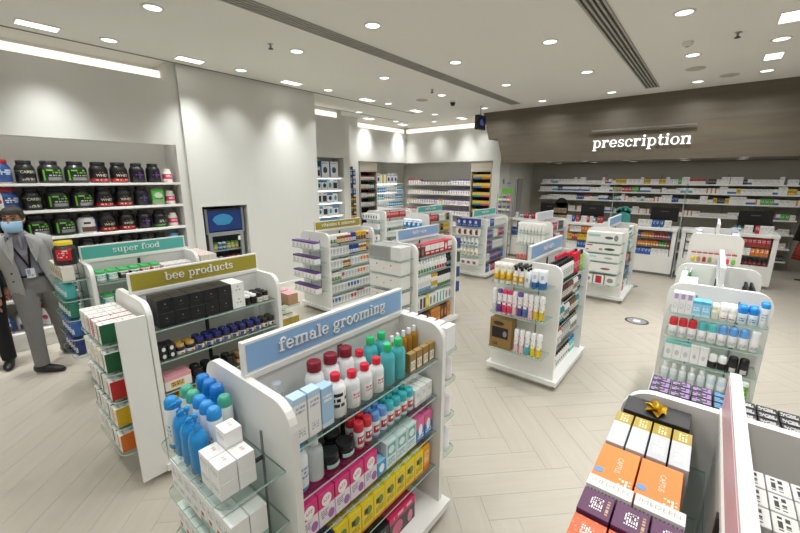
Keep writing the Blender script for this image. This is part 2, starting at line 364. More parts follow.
# ---- ceiling fixtures
def mk_down():
    ring = MB(); n = 20
    vs = [(r*math.cos(2*PI*k/n), r*math.sin(2*PI*k/n), z) for r, z in ((.095, 0), (.095, -.008), (.075, -.010), (.072, -.001)) for k in range(n)]
    ring.add(vs, [(i*n+k, i*n+(k+1) % n, (i+1)*n+(k+1) % n, (i+1)*n+k) for i in range(3) for k in range(n)], 0, True)
    return ring.mesh('trim_ring', mat('e6e4de', .4)), MB().lathe([(.073, -.006), (.073, -.002)], 20).mesh('diffuser', LED)
RING, DISC = mk_down()
LD = bpy.data.lights.new('downlight_lamp', 'AREA'); LD.shape = 'DISK'; LD.size = .13; LD.energy = LAMP_W; LD.color = LAMP_COL; LD.spread = math.radians(150)
LDW = bpy.data.lights.new('wallwash_lamp', 'AREA'); LDW.shape = 'DISK'; LDW.size = .13; LDW.energy = LAMP_W*.38; LDW.color = LAMP_COL; LDW.spread = math.radians(80)
LDN = LDW.copy(); LDN.spread = math.radians(48); LDN.energy = LAMP_W*.42
def downlight(x, y, lab, grp, z=ZC, ld=LD):
    t = empty('downlight', (x, y, z), lab, 'downlight', group=grp)
    link('trim_ring', RING, t); link('diffuser', DISC, t)
    l = link('lamp', ld, t, (0, 0, -.02)); return t
for y, wh in ((.47, 'over the gift stand aisle'), (1.73, 'over the shampoo stand aisle'), (3.0, 'over the hair dye stand row'), (4.3, 'over the vitamins stand row'), (5.65, 'beside the long shadow gap')):
    for x in (-1.6, 0, 1.62, 3.22, 4.87, 6.52, 8.28):
        if y in (.47, 1.73) and x > 8.3: continue
        downlight(x, y, 'round recessed ceiling downlight '+wh, 'round downlights '+wh, ld=(LDN if x < 2.4 else LDW) if y > 5 else LD)
for x in (1.6, 3.2, 4.8, 6.43, 8.11): downlight(x, -.34, 'round recessed ceiling downlight in line with the square panels', 'downlights in line with the panels')
for x in (0, 2, 4, 6, 8): downlight(x, -2.2, 'round recessed downlight near the right wall', 'downlights near the right wall')
downlight(6.87, 6.89, 'round downlight over the battery rack', None); downlight(8.56, 7.15, 'round downlight before the back wall bulkhead', None, ld=LDW); downlight(9.3, 6.37, 'round downlight before the end wall shelves', None, ld=LDW)
downlight(9.3, 4.95, 'round downlight washing the end wall near the wood fascia', None, ld=LDW)
LP = bpy.data.lights.new('panel_lamp', 'AREA'); LP.shape = 'RECTANGLE'; LP.size = .3; LP.size_y = .14; LP.energy = PANEL_W; LP.color = LAMP_COL; LP.spread = math.radians(70)
pfm = MB().box(-.18, .18, -.1, -.085, -.008, 0).box(-.18, .18, .085, .1, -.008, 0).box(-.18, -.165, -.085, .085, -.008, 0).box(.165, .18, -.085, .085, -.008, 0).mesh('panel_frame', mat('e6e4de', .4))
pdm = MB().box(-.165, .165, -.085, .085, -.005, -.001).mesh('panel_diffuser', LED)
def panel(x, y, lab, grp):
    t = empty('ceiling_panel_light', (x, y, ZC), lab, 'ceiling light', group=grp)
    link('frame', pfm, t); link('diffuser', pdm, t); link('lamp', LP, t, (0, 0, -.02))
for x in (-.6, 1.02, 2.53, 4.14, 5.95, 7.6): panel(x, 5.72, 'rectangular ceiling light panel in front of the pier', 'light panels along the shadow gap')
for x in (2.4, 4.0, 5.65, 7.24): panel(x, -.34, 'rectangular ceiling light panel near the wood fascia', 'light panels near the wood fascia')
for x in (7.77, 9.2): panel(x, 7.42, 'rectangular ceiling light panel by the back wall bulkhead', 'light panels by the back wall')
panel(9.25, 5.45, 'rectangular ceiling light panel beside the hanging screen', None)
# soffit spots
SD = bpy.data.lights.new('soffit_lamp', 'AREA'); SD.shape = 'DISK'; SD.size = .1; SD.energy = 3.2; SD.color = LAMP_COL
for x in (9.8, 10.7):
    for y in (3.3, 2.45, 1.6, .6, -.35, -1.4):
        downlight(x, y, 'small round spot in the wood soffit', 'spots in the wood soffit', 2.40, SD)
# slot diffusers
def slot(x0, x1, y, lab):
    t = empty('slot_diffuser', ((x0+x1)/2, y, ZC), lab, 'air vent'); h = (x1-x0)/2
    MB().box(-h, h, -.095, .095, -.003, -.0005).build('dark_slot', mat('3c3b38', .8), t)
    for k in range(5): MB().box(-h, h, -.105+.0455*k, -.105+.0455*k+.022, -.014, -.002).build('blade', mat('a9a69d', .45), t)
slot(-2, 8.24, 3.55, 'long slotted air diffuser running over the stands')
slot(1.0, 8.3, 1.1, 'slotted air diffuser ending near the glowing prescription letters')
for x, y, lab in ((7.33, .47, 'round white ceiling speaker nearer the downlight row'), (8.1, .08, 'round white ceiling speaker beside the wood fascia'), (6.67, 4.87, 'round white ceiling speaker beside the dome camera')):
    t = empty('ceiling_speaker', (x, y, ZC), lab, 'speaker')
    MB().lathe([(.12, -.006), (.11, -.009), (.10, -.004), (.10, 0)], 20).build('grille', mat('bdb9af', .7), t)
    MB().lathe([(.125, -.004), (.125, 0)], 20).build('rim', mat('cfccc2', .5), t)
for x, y, lab in ((5.87, .05, 'small sprinkler head beside the rectangular light panels'), (2.87, 4.33, 'small sprinkler head beside the long air diffuser'), (6.02, 4.18, 'small sprinkler head near the dome camera')):
    t = empty('sprinkler', (x, y, ZC), lab, 'sprinkler')
    MB().lathe([(.012, -.05), (.012, 0)], 8).build('stem', GREY, t); MB().lathe([(.03, -.056), (.03, -.05)], 10).build('deflector', DARK, t)
    MB().lathe([(.035, -.004), (.035, 0)], 10).build('rosette', STEEL, t)
t = empty('smoke_detector', (5.9, .49, ZC), 'white smoke detector over the aisle', 'detector')
MB().lathe([(.03, -.05), (.05, -.035), (.055, 0)], 16).build('housing', mat('d8d5cc', .5), t); MB().lathe([(.02, -.054), (.02, -.05)], 10).build('sensor', GREY, t)
t = empty('dome_camera', (7.15, 4.44, ZC), 'black dome security camera on the ceiling', 'camera')
MB().lathe([(.06, -.03), (.06, 0)], 14).build('mount', mat('dddad2', .5), t); MB().lathe([(.005, -.1), (.04, -.085), (.055, -.03)], 14).build('dome', BLACK, t)
t = empty('hanging_screen', (8.0, 4.24, 3.05), 'small black screen hanging from the ceiling by the wood fascia', 'screen')
MB().lathe([(.012, .30), (.012, .5)], 8).build('pole', GREY, t); MB().box(-.17, .17, -.045, .045, 0, .30).build('case', BLACK, t)
MB().box(-.155, .155, -.05, -.045, .02, .28).build('picture', pack('20305c', [('disc', .4, .5, .25, .25, '6a86d8'), ('disc', .6, .4, .15, .15, 'a070b0')], .2), t)

# ================================================================== PRODUCT KINDS
K = {}
def kind(key, name, desc, cat, w, d, h, parts): K[key] = dict(name=name, desc=desc, cat=cat, w=w, d=d, h=h, parts=parts)
CART = ['carton']; BOTT = ['bottle']; CAP = [9]
def kbox(key, w, d, h, m, desc, name=None, cat='box', bev=.0015, extra=()):
    name = name or CART[0]
    mb = MB()
    b = min(bev, w/6, d/6, h/6)
    # chamfered carton: 24 vertices
    vs = []
    for sx in (-1, 1):
        for sy in (-1, 1):
            for sz in (0, 1):
                X, Y, Z = sx*w/2, sy*d/2, sz*h; zb = b if sz == 0 else -b
                vs += [(X, Y-sy*b, Z+zb), (X-sx*b, Y, Z+zb), (X-sx*b, Y-sy*b, Z)]
    me = bpy.data.meshes.new(name); bm = bmesh.new()
    for v in vs: bm.verts.new(v)
    bmesh.ops.convex_hull(bm, input=bm.verts); bmesh.ops.dissolve_limit(bm, angle_limit=.02, verts=bm.verts, edges=bm.edges)
    bmesh.ops.recalc_face_normals(bm, faces=bm.faces); bm.to_mesh(me); bm.free(); me.materials.append(m)
    kind(key, name, desc, cat, w, d, h, [(name, me)]+list(extra))
def lmesh(name, prof, m, n=14, sq=1., cx=0, cy=0): return MB().lathe(prof, n, 0, cx, cy, True, sq).mesh(name, m)
def kbottle(key, w, h, bm_, cm, desc, capf=.2, nr=.4, sq=1., name=None, capname='cap', cat='bottle', sh=.1, n=14, capr=None):
    name = name or BOTT[0]; r = w/2; hb = h*(1-capf); cr = capr*r if capr else max(nr*r*1.15, .006)
    body = lmesh(name, [(r*.92, 0), (r, .004), (r, hb*(1-sh*2.2)), (r*.86, hb*(1-sh)), (nr*r, hb*(1-sh*.35)), (nr*r, hb+.004)], bm_, n, sq)
    cap = lmesh(capname, [(cr, hb), (cr, h*.985), (cr*.85, h)], cm, n, sq if capr else 1.)
    kind(key, name, desc, cat, w, w*sq, h, [(name, body), (capname, cap)])
def kcan(key, w, h, bm_, cm, desc, capf=.22, name='spray_can', cat='spray can', n=14, dome=.8, sq=1., capname='cap'):
    r = w/2; hb = h*(1-capf)
    body = lmesh(name, [(r*.93, 0), (r, .003), (r, hb-.004), (r*.95, hb+.001)], bm_, n, sq)
    cap = lmesh(capname, [(r*.96, hb), (r*.96, hb+(h-hb)*.65), (r*dome, h-.002), (r*dome*.8, h)], cm, n, sq)
    kind(key, name, desc, cat, w, w*sq, h, [(name, body), (capname, cap)])
def kjar(key, w, h, bm_, lm, desc, lidf=.28, name='jar', cat='jar', n=14, lidr=.93):
    r = w/2; hb = h*(1-lidf)
    body = lmesh(name, [(r*.9, 0), (r, .005), (r, hb*.88), (r*.86, hb), (r*.84, hb+.002)], bm_, n)
    lid = lmesh('lid', [(r*lidr, hb), (r*lidr, h-.003), (r*lidr*.9, h)], lm, n)
    kind(key, name, desc, cat, w, w, h, [(name, body), ('lid', lid)])
def ktext(word, h, m, rad, z, cx=0, bold=.0):
    c = bpy.data.curves.new('word', 'FONT'); c.body = word; c.size = h; c.align_x = 'CENTER'; c.resolution_u = 2; c.offset = bold
    o = bpy.data.objects.new('word', c); COL.objects.link(o); dg = bpy.context.evaluated_depsgraph_get(); dg.update()
    me = bpy.data.meshes.new_from_object(o.evaluated_get(dg)); bpy.data.objects.remove(o)
    for v in me.vertices:
        x, y = v.co.x+cx, v.co.y
        if rad: a = x/rad; v.co = (rad*math.sin(a), -rad*math.cos(a), y+z)
        else: v.co = (x, 0, y+z)
    me.materials.clear(); me.materials.append(m); return me
def ktub(key, w, h, bm_, lm, desc, words=(), lidr=.72, n=20, name='supplement_tub', lidf=.16):
    r = w/2; hb = h*(1-lidf)
    body = lmesh(name, [(r*.93, 0), (r, .008), (r, hb*.72), (r*.97, hb*.80), (r*.86, hb*.9), (r*lidr*.95, hb*.985), (r*lidr*.92, hb+.002)], bm_, n)
    lid = lmesh('lid', [(r*lidr, hb), (r*lidr, h-.006), (r*lidr*.93, h)], lm, n)
    ps = [(name, body), ('lid', lid)]
    for wd, sz, m, z in words: ps.append(('lettering', ktext(wd, sz, m, r+.0012, z*h)))
    kind(key, name, desc, 'tub', w, w, h, ps)
def kpump(key, w, h, bm_, cm, desc):
    r = w/2; hb = h*.72
    body = lmesh('pump_bottle', [(r*.92, 0), (r, .004), (r, hb*.8), (r*.8, hb*.93), (r*.35, hb), (r*.35, hb+.003)], bm_, 14)
    mb = MB().lathe([(r*.42, hb), (r*.42, hb+.02), (r*.15, hb+.022), (r*.15, h-.014)], 10)
    mb.lathe([(r*.3, h-.016), (r*.34, h-.003), (r*.2, h)], 10).tube([(0, 0, h-.009), (0, -r*.7, h-.009), (0, -r*1.05, h-.02)], .0055, 8)
    kind(key, 'pump_bottle', desc, 'bottle', w, w, h, [('pump_bottle', body), ('pump_head', mb.mesh('pump_head', cm))])
def ktrigger(key, w, h, bm_, cm, desc):
    r = w/2; hb = h*.7
    body = lmesh('trigger_bottle', [(r*.92, 0), (r, .004), (r, hb*.7), (r*.7, hb*.88), (r*.4, hb), (r*.4, hb+.003)], bm_, 14)
    mb = MB().lathe([(r*.5, hb), (r*.5, hb+.018)], 10)
    mb.prism([(-.045, h-.022), (.03, h-.026), (.03, h-.004), (-.02, h), (-.045, h-.006)], -.01, .01, 'x').prism([(-.012, hb+.015), (.012, hb+.015), (.016, h-.02), (-.012, h-.02)], -.009, .009, 'x')
    mb.prism([(-.03, hb+.012), (-.024, hb+.012), (-.018, h-.02), (-.026, h-.02)], -.006, .006, 'x')
    kind(key, 'trigger_bottle', desc, 'bottle', w, .085, h, [('trigger_bottle', body), ('trigger_head', mb.mesh('trigger_head', cm))])
def ktube(key, w, d, h, bm_, cm, desc, capf=.16):
    hb = h*capf; n = 14; vs = []; lv = 6
    for i in range(lv+1):
        t = i/lv; z = hb+(h-hb)*t; a = w/2*(.86+.14*t); b = max(.0015, d/2*(1-t**1.4))
        for k in range(n): q = 2*PI*k/n; vs.append((a*math.cos(q), b*math.sin(q), z))
    mb = MB(); mb.add(vs, [(i*n+k, i*n+(k+1) % n, (i+1)*n+(k+1) % n, (i+1)*n+k) for i in range(lv) for k in range(n)]+[tuple(range(n-1, -1, -1)), tuple(range(lv*n, lv*n+n))], 0, True)
    cap = MB().lathe([(w*.40, 0), (w*.42, .002), (w*.42, hb)], n, 0, 0, 0, True, d/w).mesh('cap', cm)
    kind(key, 'tube', desc, 'tube', w, d, h, [('tube', mb.mesh('tube', bm_)), ('cap', cap)])
def kpouch(key, w, d, h, m, desc, name='pouch', cat='pouch'):
    n = 16; vs = []; lv = 8
    for i in range(lv+1):
        t = i/lv; z = h*t; b = max(.0015, d/2*min(1, 1.25*(1-t)**.55)); a = w/2*(1 if t < .9 else 1.02)*(.97+.03*abs(2*t-1))
        for k in range(n):
            q = 2*PI*k/n; c, s_ = math.cos(q), math.sin(q)
            vs.append((a*math.copysign(abs(c)**.6, c), b*math.copysign(abs(s_)**.9, s_), z))
    mb = MB(); mb.add(vs, [(i*n+k, i*n+(k+1) % n, (i+1)*n+(k+1) % n, (i+1)*n+k) for i in range(lv) for k in range(n)]+[tuple(range(n-1, -1, -1)), tuple(range(lv*n, lv*n+n))], 0, True)
    kind(key, name, desc, cat, w, d, h, [(name, mb.mesh(name, m))])
ALL = []
def place(k, x, y, z, rz, loc, desc=None):
    q = K[k]; root = None
    for nm, me in q['parts']:
        o = bpy.data.objects.new(nm, me); COL.objects.link(o)
        if root is None:
            root = o; o.location = (x, y, z+.0004); o.rotation_euler = (0, 0, rz)
            o['label'] = (desc or q['desc'])+' '+loc; o['category'] = q['cat']; ALL.append(o)
        else: o.parent = root
    return root
class Frame:
    """shelf frame: origin at its left front corner as the shopper sees it, u to the right, v inwards"""
    def __init__(s, ox, oy, facing, length, depth):
        s.o = (ox, oy); s.L = length; s.D = depth
        s.u, s.v, s.rz = {'-y': ((1, 0), (0, 1), 0), '-x': ((0, -1), (1, 0), -PI/2), '+x': ((0, 1), (-1, 0), PI/2), '+y': ((-1, 0), (0, -1), PI)}[facing]
    def at(s, u, v): return (s.o[0]+u*s.u[0]+v*s.v[0], s.o[1]+u*s.u[1]+v*s.v[1])
def row(fr, z, loc, seq, v0=.02, gap=.004, u0=.01, jit=.0, just=True, turn=0.):
    """seq of (kind, across, deep, high) or a number for an empty stretch; spread to fill the shelf if just"""
    need = u0*2; cnt = 0
    for s in seq:
        if isinstance(s, (int, float)): need += s; continue
        need += K[s[0]]['w']*s[1]; cnt += s[1]
    if just: gap = min(.02, max(.0015, (fr.L-need)/max(1, cnt)))
    u = u0
    for s in seq:
        if isinstance(s, (int, float)): u += s; continue
        k, n = s[0], s[1]; deep = s[2] if len(s) > 2 else 1; high = s[3] if len(s) > 3 else 1; q = K[k]
        for i in range(n):
            if u+q['w'] > fr.L+.004: return
            v = v0
            for j in range(min(deep, CAP[0] if ' top ' not in loc else CAP[0]+1)):
                if v+q['d'] > fr.D+.001: break
                x, y = fr.at(u+q['w']/2+R_.uniform(-jit, jit), v+q['d']/2)
                for hgt in range(high): place(k, x, y, z+hgt*(q['h']+.0006), fr.rz+R_.uniform(-turn, turn), loc)
                v += q['d']+.003
            u += q['w']+gap

# ================================================================== SHELF STANDS
SIGN_BLUE = mat('8db4dd', .45, name='sign_blue'); SIGN_TEAL = mat('58b3a9', .45, name='sign_teal'); SIGN_GOLD = mat('a5972f', .45, name='sign_gold'); SIGN_WHITE = mat('dfe6ee', .4, name='sign_white')
LETTER = mat('f2f1ee', .4, name='letter_white')
PERF = mat('d5d4d0', .5, name='spine_panel')
def glass_shelf(name, x0, x1, y0, y1, z, parent, corners=(0, 0, 0, 0), r=.05):
    if any(corners): poly = roundpoly(x0, x1, y0, y1, r, corners, 4)
    else: poly = [(x0, y0), (x1, y0), (x1, y1), (x0, y1)]
    return MB().prism(poly, z-.008, z, 'z', 0, 1).build(name, [GLASS, GEDGE], parent)
class Stand: pass
def stand(label, X0, X1, Yc, sign, text, levels, near=(), far=(), hw=.32, top=1.23, cat='display stand', sides=(-1,), lh=.045, glass=True, sign_h=.135, nd=.24):
    """two-sided shelf stand along X; near/far = heights of the glass shelves on its ends; sides: -1 faces -Y, 1 faces +Y"""
    t = empty('shelf_stand', ((X0+X1)/2, Yc, 0), label, cat); L = (X1-X0)/2; s = Stand(); s.o = t; s.Yc = Yc; s.X0 = X0; s.X1 = X1
    TH = .032
    pan = MB().prism(roundpoly(-hw, hw, .06, top, .10, (0, 1, 1, 0), 6), 0, TH, 'x').mesh('end_panel', WHITE)
    link('end_panel', pan, t, (-L, 0, 0)); link('end_panel', pan, t, (L-TH, 0, 0))
    MB().box(-L-.03, L+.03, -hw-.045, hw+.045, .055, .10).build('base', WHITE, t)
    MB().box(-L+.03, L-.03, -hw+.01, hw-.01, 0, .055).build('plinth', mat('c9c7c2', .5), t)
    MB().box(-L+TH, L-TH, -.012, .012, .10, top+.01).build('back_panel', PERF, t)
    MB().box(-L+.01, L-.01, -.02, .02, top-.012, top+.012).build('top_rail', WHITE, t)
    for sd in (-1, 1):
        MB().box(-.012, .012, sd*.013, sd*.022, .12, top-.03).build('upright', DARK, t)
    for z in levels[1:]:
        for sd in (-1, 1):
            y0, y1 = (-hw+.025, -.024) if sd < 0 else (.024, hw-.025)
            glass_shelf('shelf', -L+TH+.001, L-TH-.001, y0, y1, z, t)
            if sd in sides: MB().box(-.006, .006, min(sd*.03, sd*.2), max(sd*.03, sd*.2), z-.022, z-.0085).build('bracket', DARK, t)
    for zs, sg in ((near, -1), (far, 1)):
        for z in zs:
            a, b = (-L-nd, -L) if sg < 0 else (L, L+.24)
            glass_shelf('end_shelf', a, b, -.27, .27, z, t, (1, 1, 0, 0) if sg > 0 else (0, 0, 1, 1))
            for yy in (-.12, .12): MB().box(min(sg*L, sg*(L+.16)), max(sg*L, sg*(L+.16)), yy-.004, yy+.004, z-.024, z-.0085).build('bracket', DARK, t)
        if zs:
            for yy in (-.12, .12): MB().box(*sorted((sg*L, sg*(L+.006))), yy-.005, yy+.005, min(zs)-.08, max(zs)+.1).build('upright', GREY, t)
    if sign:
        sb = MB().box(-L+.01, L-.01, -.014, .014, top+.012, top+.012+sign_h).build('sign_board', WHITE, t)
        for sd in (-1, 1):
            MB().box(-L+.022, L-.022, *sorted((sd*.0145, sd*.016)), top+.022, top+.002+sign_h).build('sign_face', sign, sb)
            if text:
                tw = glyphs(text, lh, .006)[1]; xx = -tw/2
                for wrd in text.split(' '):
                    g, wd = glyphs(wrd, lh, .006); g.build('lettering', LETTER, sb, (xx if sd < 0 else -xx, sd*.017, top+.012+sign_h*.5-lh*.5), 0 if sd < 0 else PI); xx += wd+(.55+.14)*lh
    s.front = Frame(X0+TH+.004, Yc-hw+.03, '-y', X1-X0-2*TH-.008, hw-.06)
    s.rear = Frame(X1-TH-.004, Yc+hw-.03, '+y', X1-X0-2*TH-.008, hw-.06)
    s.near = Frame(X0-nd+.008, Yc+.262, '-x', .524, nd-.024)
    s.far = Frame(X1+.232, Yc-.262, '+x', .524, .216)
    return s
ORD = ['top', 'second', 'third', 'fourth', 'fifth', 'lowest']

CART[0] = 'cosmetics_carton'; BOTT[0] = 'lotion_bottle'; CAP[0] = 2
# ================================================================== FEMALE GROOMING STAND
W_, CAPW = 'f1f0ee', mat('efeeec', .35)
BLUEC = mat('1f8ad0', .3); REDC = mat('d32038', .3); GREENC = mat('2eb872', .3); TEALC = mat('3fc0c4', .35); NAVYC = mat('1e2a66', .35); BLACKC = mat('171719', .35)
GOLDC = mat('b08d3c', .35, .6); CLEARP = clear_plastic('clear_bottle_plastic', 'e9edee', .55); TEALP = clear_plastic('teal_bottle_plastic', '5cc4cb', .85); AMBERP = clear_plastic('amber_bottle_plastic', 'b8862f', .9)
LV = [.10, .345, .575, .805, 1.03]
g = stand('white shelf stand with blue female grooming sign and glass shelves', .65, 1.65, 1.34, SIGN_BLUE, 'female grooming', LV, near=(.29, .51, .73, .955), far=(.3, .55, .8, 1.0), lh=.041)
FG = 'of the grooming stand'
kbox('fg_tallwhite', .058, .05, .19, pack(W_, [('z', .86, 1.1, 'bcd6ea'), ('t', .15, .85, .62, .8, '9fb0bd', 2), ('t', .2, .8, .12, .3, 'b9c2c8', 3)]), 'tall white carton with pale blue top')
kbox('fg_tallblue', .058, .05, .175, pack('a9cbe8', [('t', .15, .85, .6, .8, 'ffffff', 2), ('z', 0, .12, 'd6e6f2')]), 'tall light blue carton')
kbottle('fg_silver', .05, .20, mat('b4babd', .25, .6), mat('c9cdcf', .25, .6), 'slim silver bottle', .25, .7)
kbottle('fg_red', .072, .165, pack('e8ebec', [('r', .15, .85, .15, .6, 'f8f8f8'), ('t', .22, .78, .3, .5, 'd02a3c', 2, 14)], .15), REDC, 'clear bottle with red cap', .18, .5)
kbottle('fg_script', .088, .185, pack('f4f4f4', [('t', .12, .88, .25, .7, '222222', 3, 12)], .2), REDC, 'white bottle with black script and red cap', .16, .42)
kbottle('fg_dark', .084, .21, pack('eceeee', [('r', .15, .85, .12, .55, 'ffffff'), ('t', .2, .8, .3, .5, 'c22f44', 2, 12)], .15), mat('7d1526', .3), 'clear bottle with wide dark red cap', .2, .62, capr=.74)
kbottle('fg_teal', .075, .205, TEALP, GREENC, 'teal bottle with green cap', .17, .5)
kbox('fg_kraft', .05, .03, .105, pack('9c7b3e', [('r', .12, .88, .1, .6, 'efe7d8'), ('t', .2, .8, .2, .5, '5a4420', 3)]), 'small gold and cream carton')
kbottle('fg_oil', .042, .165, AMBERP, CAPW, 'amber oil bottle with white cap', .2, .42)
ktube('fg_tealtube', .06, .045, .19, mat('54c4c8', .35), mat('54c4c8', .35), 'turquoise squeeze tube')
f = g.front; loc = 'on the top shelf '+FG
# two rows on the top shelf
row(f, 1.03, loc, [('fg_tallwhite', 2), ('fg_tallblue', 1), ('fg_script', 1), ('fg_red', 3), ('fg_teal', 2), .008, ('fg_kraft', 5)], v0=.015, gap=.006, just=False)
row(f, 1.03, loc, [('fg_silver', 1), .12, ('fg_dark', 3), ('fg_red', 1), ('fg_teal', 2), ('fg_oil', 5)], v0=.13, gap=.006, just=False)
loc = 'on the second shelf '+FG
kbottle('fg_lotion', .068, .20, pack('eef1f3', [('z', 0, .1, '2e86c8'), ('t', .2, .8, .3, .6, '7aa3c4', 3)], .3), BLUEC, 'white lotion bottle with blue cap', .14, .5)
kbottle('fg_micellar', .075, .19, CLEARP, mat('dfe3e4', .3), 'clear cleansing water bottle', .2, .45)
kjar('fg_blackjar', .085, .065, pack('1d1d20', [('r', .1, .9, .15, .6, 'b7dcd8')], .3), BLACKC, 'black cream jar', .4)
for nm, c, ds in (('red', 'd7313f', 'red'), ('blue', '6d9fe0', 'light blue'), ('cyan', '45bcc4', 'turquoise')):
    kcan('fg_roll'+nm, .05, .125, pack('e9eef0', [('r', .1, .9, .3, .75, 'c03040' if nm != 'cyan' else 'd04450'), ('t', .2, .8, .4, .65, 'ffffff', 1, 12), ('z', 0, .12, c)], .3), mat(c, .35), 'white roll-on deodorant with %s cap' % ds, .34, 'deodorant', 'deodorant', dome=.9)
kbox('fg_whitecart', .05, .06, .10, pack(W_, [('z', 0, .14, 'b7d3ea'), ('z', .14, .2, 'ecd9a0'), ('t', .2, .8, .5, .75, 'b7c5cf', 2)]), 'white carton with pale blue foot')
row(f, .805, loc, [('fg_lotion', 1), ('fg_micellar', 1), ('fg_blackjar', 2, 2, 1), ('fg_rollred', 2, 3), ('fg_rollblue', 2, 3), ('fg_rollcyan', 4, 3), ('fg_whitecart', 5, 2)], gap=.0025, just=False)
loc = 'on the third shelf '+FG
kbox('fg_pink', .085, .05, .165, pack('e2307c', [('z', 0, .55, 'f0e3ea'), ('disc', .5, .72, .3, .18, 'ffffff'), ('t', .3, .7, .66, .78, 'e2307c', 2), ('t', .1, .6, .2, .45, '8d7a96', 4), ('disc', .75, .22, .2, .14, 'b06ab0')]), 'hot pink and white carton with white circle')
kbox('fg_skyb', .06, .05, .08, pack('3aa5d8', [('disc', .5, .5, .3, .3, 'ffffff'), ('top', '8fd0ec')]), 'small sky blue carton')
kbox('fg_teal2', .08, .05, .15, pack('dfeeee', [('r', .1, .9, .45, .9, '6fb9b8'), ('disc', .5, .66, .28, .14, 'e9f5f5'), ('t', .1, .8, .1, .35, '88a5a8', 3)]), 'white and teal shaver carton')
kbox('fg_pb', .07, .04, .14, pack('3d7fc8', [('z', .55, 1.1, 'e86aa0'), ('disc', .5, .5, .25, .25, 'ffffff'), ('t', .1, .9, .1, .3, 'ffffff', 2)]), 'pink and blue carton')
row(f, .575, loc, [('fg_pink', 5, 2), ('fg_skyb', 1, 2), ('fg_teal2', 3, 2), ('fg_pb', 3, 2)], just=False, gap=.004)
loc = 'on the fourth shelf '+FG
kbox('fg_yellow', .08, .05, .155, pack('f0d21c', [('z', 0, .1, 'e08a1e'), ('disc', .6, .62, .25, .16, '6b8a2a'), ('r', .2, .5, .55, .75, '3a3020'), ('t', .15, .85, .2, .42, 'a07a10', 4), ('T', .2, .8, .2, .8, 'ffffff', 2)]), 'bright yellow carton')
kbox('fg_orange', .06, .05, .155, pack('f0a01c', [('z', 0, .2, 'd8781a'), ('t', .15, .85, .3, .8, 'fff0c0', 5), ('T', .2, .8, .2, .8, '333333', 3)]), 'orange carton')
kbox('fg_navy', .08, .05, .15, pack('27356a', [('t', .15, .85, .4, .8, 'd0d8e8', 3)]), 'navy carton')
row(f, .345, loc, [('fg_navy', 2, 2), ('fg_yellow', 8, 2), ('fg_orange', 1, 2)], just=False, gap=.003)
loc = 'on the bottom shelf '+FG
kbox('fg_crim', .22, .13, .15, pack('d3245c', [('r', .0, 1., 0, .7, '3a3036'), ('disc', .3, .35, .2, .28, 'd45a7a'), ('disc', .8, .3, .1, .25, 'e07a98'), ('t', .1, .9, .75, .95, 'f6c6d6', 1, 10)]), 'wide crimson and grey carton')
kbox('fg_bk', .26, .13, .14, pack('1d1c1f', [('t', .3, .9, .5, .8, 'c0b8bc', 2)]), 'wide black carton')
kbox('fg_lil', .17, .12, .16, pack('dcbcd4', [('z', .8, 1.1, 'c58fbd'), ('disc', .5, .45, .3, .25, 'efe2ec'), ('t', .2, .8, .1, .25, '96739a', 2)]), 'lilac carton')
row(f, .10, loc, [('fg_bk', 2), ('fg_crim', 1), ('fg_lil', 1)], just=False, gap=.005)
# near end
e = g.near; loc = 'on the top end shelf '+FG
kcan('fe_bluecap', .058, .235, pack('2a93d6', [('r', .1, .9, .2, .6, 'e8f2f8'), ('t', .2, .8, .3, .5, '2a70b0', 3)], .25), mat('1878c8', .25), 'blue bottle with blue cap', .26, 'bottle', 'bottle')
kcan('fe_whiteblue', .055, .215, pack('eef3f6', [('z', 0, .12, '2a93d6'), ('t', .2, .8, .3, .6, '6aa0c8', 3)], .25), mat('2a8fd6', .25), 'white bottle with blue cap', .2, 'bottle', 'bottle', dome=.7)
kcan('fe_greencap', .055, .215, pack('e6f0ec', [('z', 0, .2, '4ba78c'), ('t', .2, .8, .3, .6, '6aa898', 3)], .25), mat('4ba78c', .25), 'white bottle with sea green cap', .2, 'bottle', 'bottle', dome=.7)
kpump('fe_pump', .065, .225, clear_plastic('blue_pump_plastic', '2a97dc', .9), BLUEC, 'blue pump bottle')
kbox('fe_whitebox', .07, .062, .062, pack('f4f3f1', [('t', .15, .85, .4, .7, 'b9bcc0', 2), ('T', .3, .6, .4, .7, 'd9a080', 1)]), 'small plain white carton')
row(e, .955, loc, [('fe_bluecap', 3), ('fe_greencap', 1)], v0=.148, just=False)
row(e, .955, loc, [('fe_greencap', 2), ('fe_whiteblue', 3)], v0=.083, just=False)
row(e, .955, loc, [('fe_whiteblue', 1), ('fe_pump', 3)], v0=.01, just=False, u0=.05)
row(e, .955, loc, [('fe_whitebox', 2, 2, 2)], v0=.015, u0=.345, just=False)
row(e, .955+.1252, loc, [('fe_whitebox', 1, 1, 1)], v0=.08, u0=.345, just=False)
loc2 = ['on the second end shelf '+FG, 'on the third end shelf '+FG, 'on the fourth end shelf '+FG]
kbox('fe_wb2', .06, .065, .135, pack('f3f2f0', [('t', .15, .85, .5, .8, '9aa0a6', 3), ('r', .2, .8, .15, .3, 'c6cfd6'), ('T', .2, .8, .3, .8, '8b9096', 2)]), 'plain white carton with grey print')
kbox('fe_wb3', .06, .065, .135, pack('f3f2f0', [('z', 0, .2, '9dc6b8'), ('t', .15, .85, .5, .8, '9aa0a6', 3), ('r', .2, .6, .25, .4, 'd05050')]), 'white carton with pale green foot')
for zz, lc, ks in ((.73, loc2[0], ('fe_wb2', 'fe_wb3')), (.51, loc2[1], ('fe_wb3', 'fe_wb2')), (.29, loc2[2], ('fe_wb2', 'fe_wb3'))):
    row(e, zz, lc, [(ks[0], 4, 3), (ks[1], 4, 3)], just=False, u0=.01)
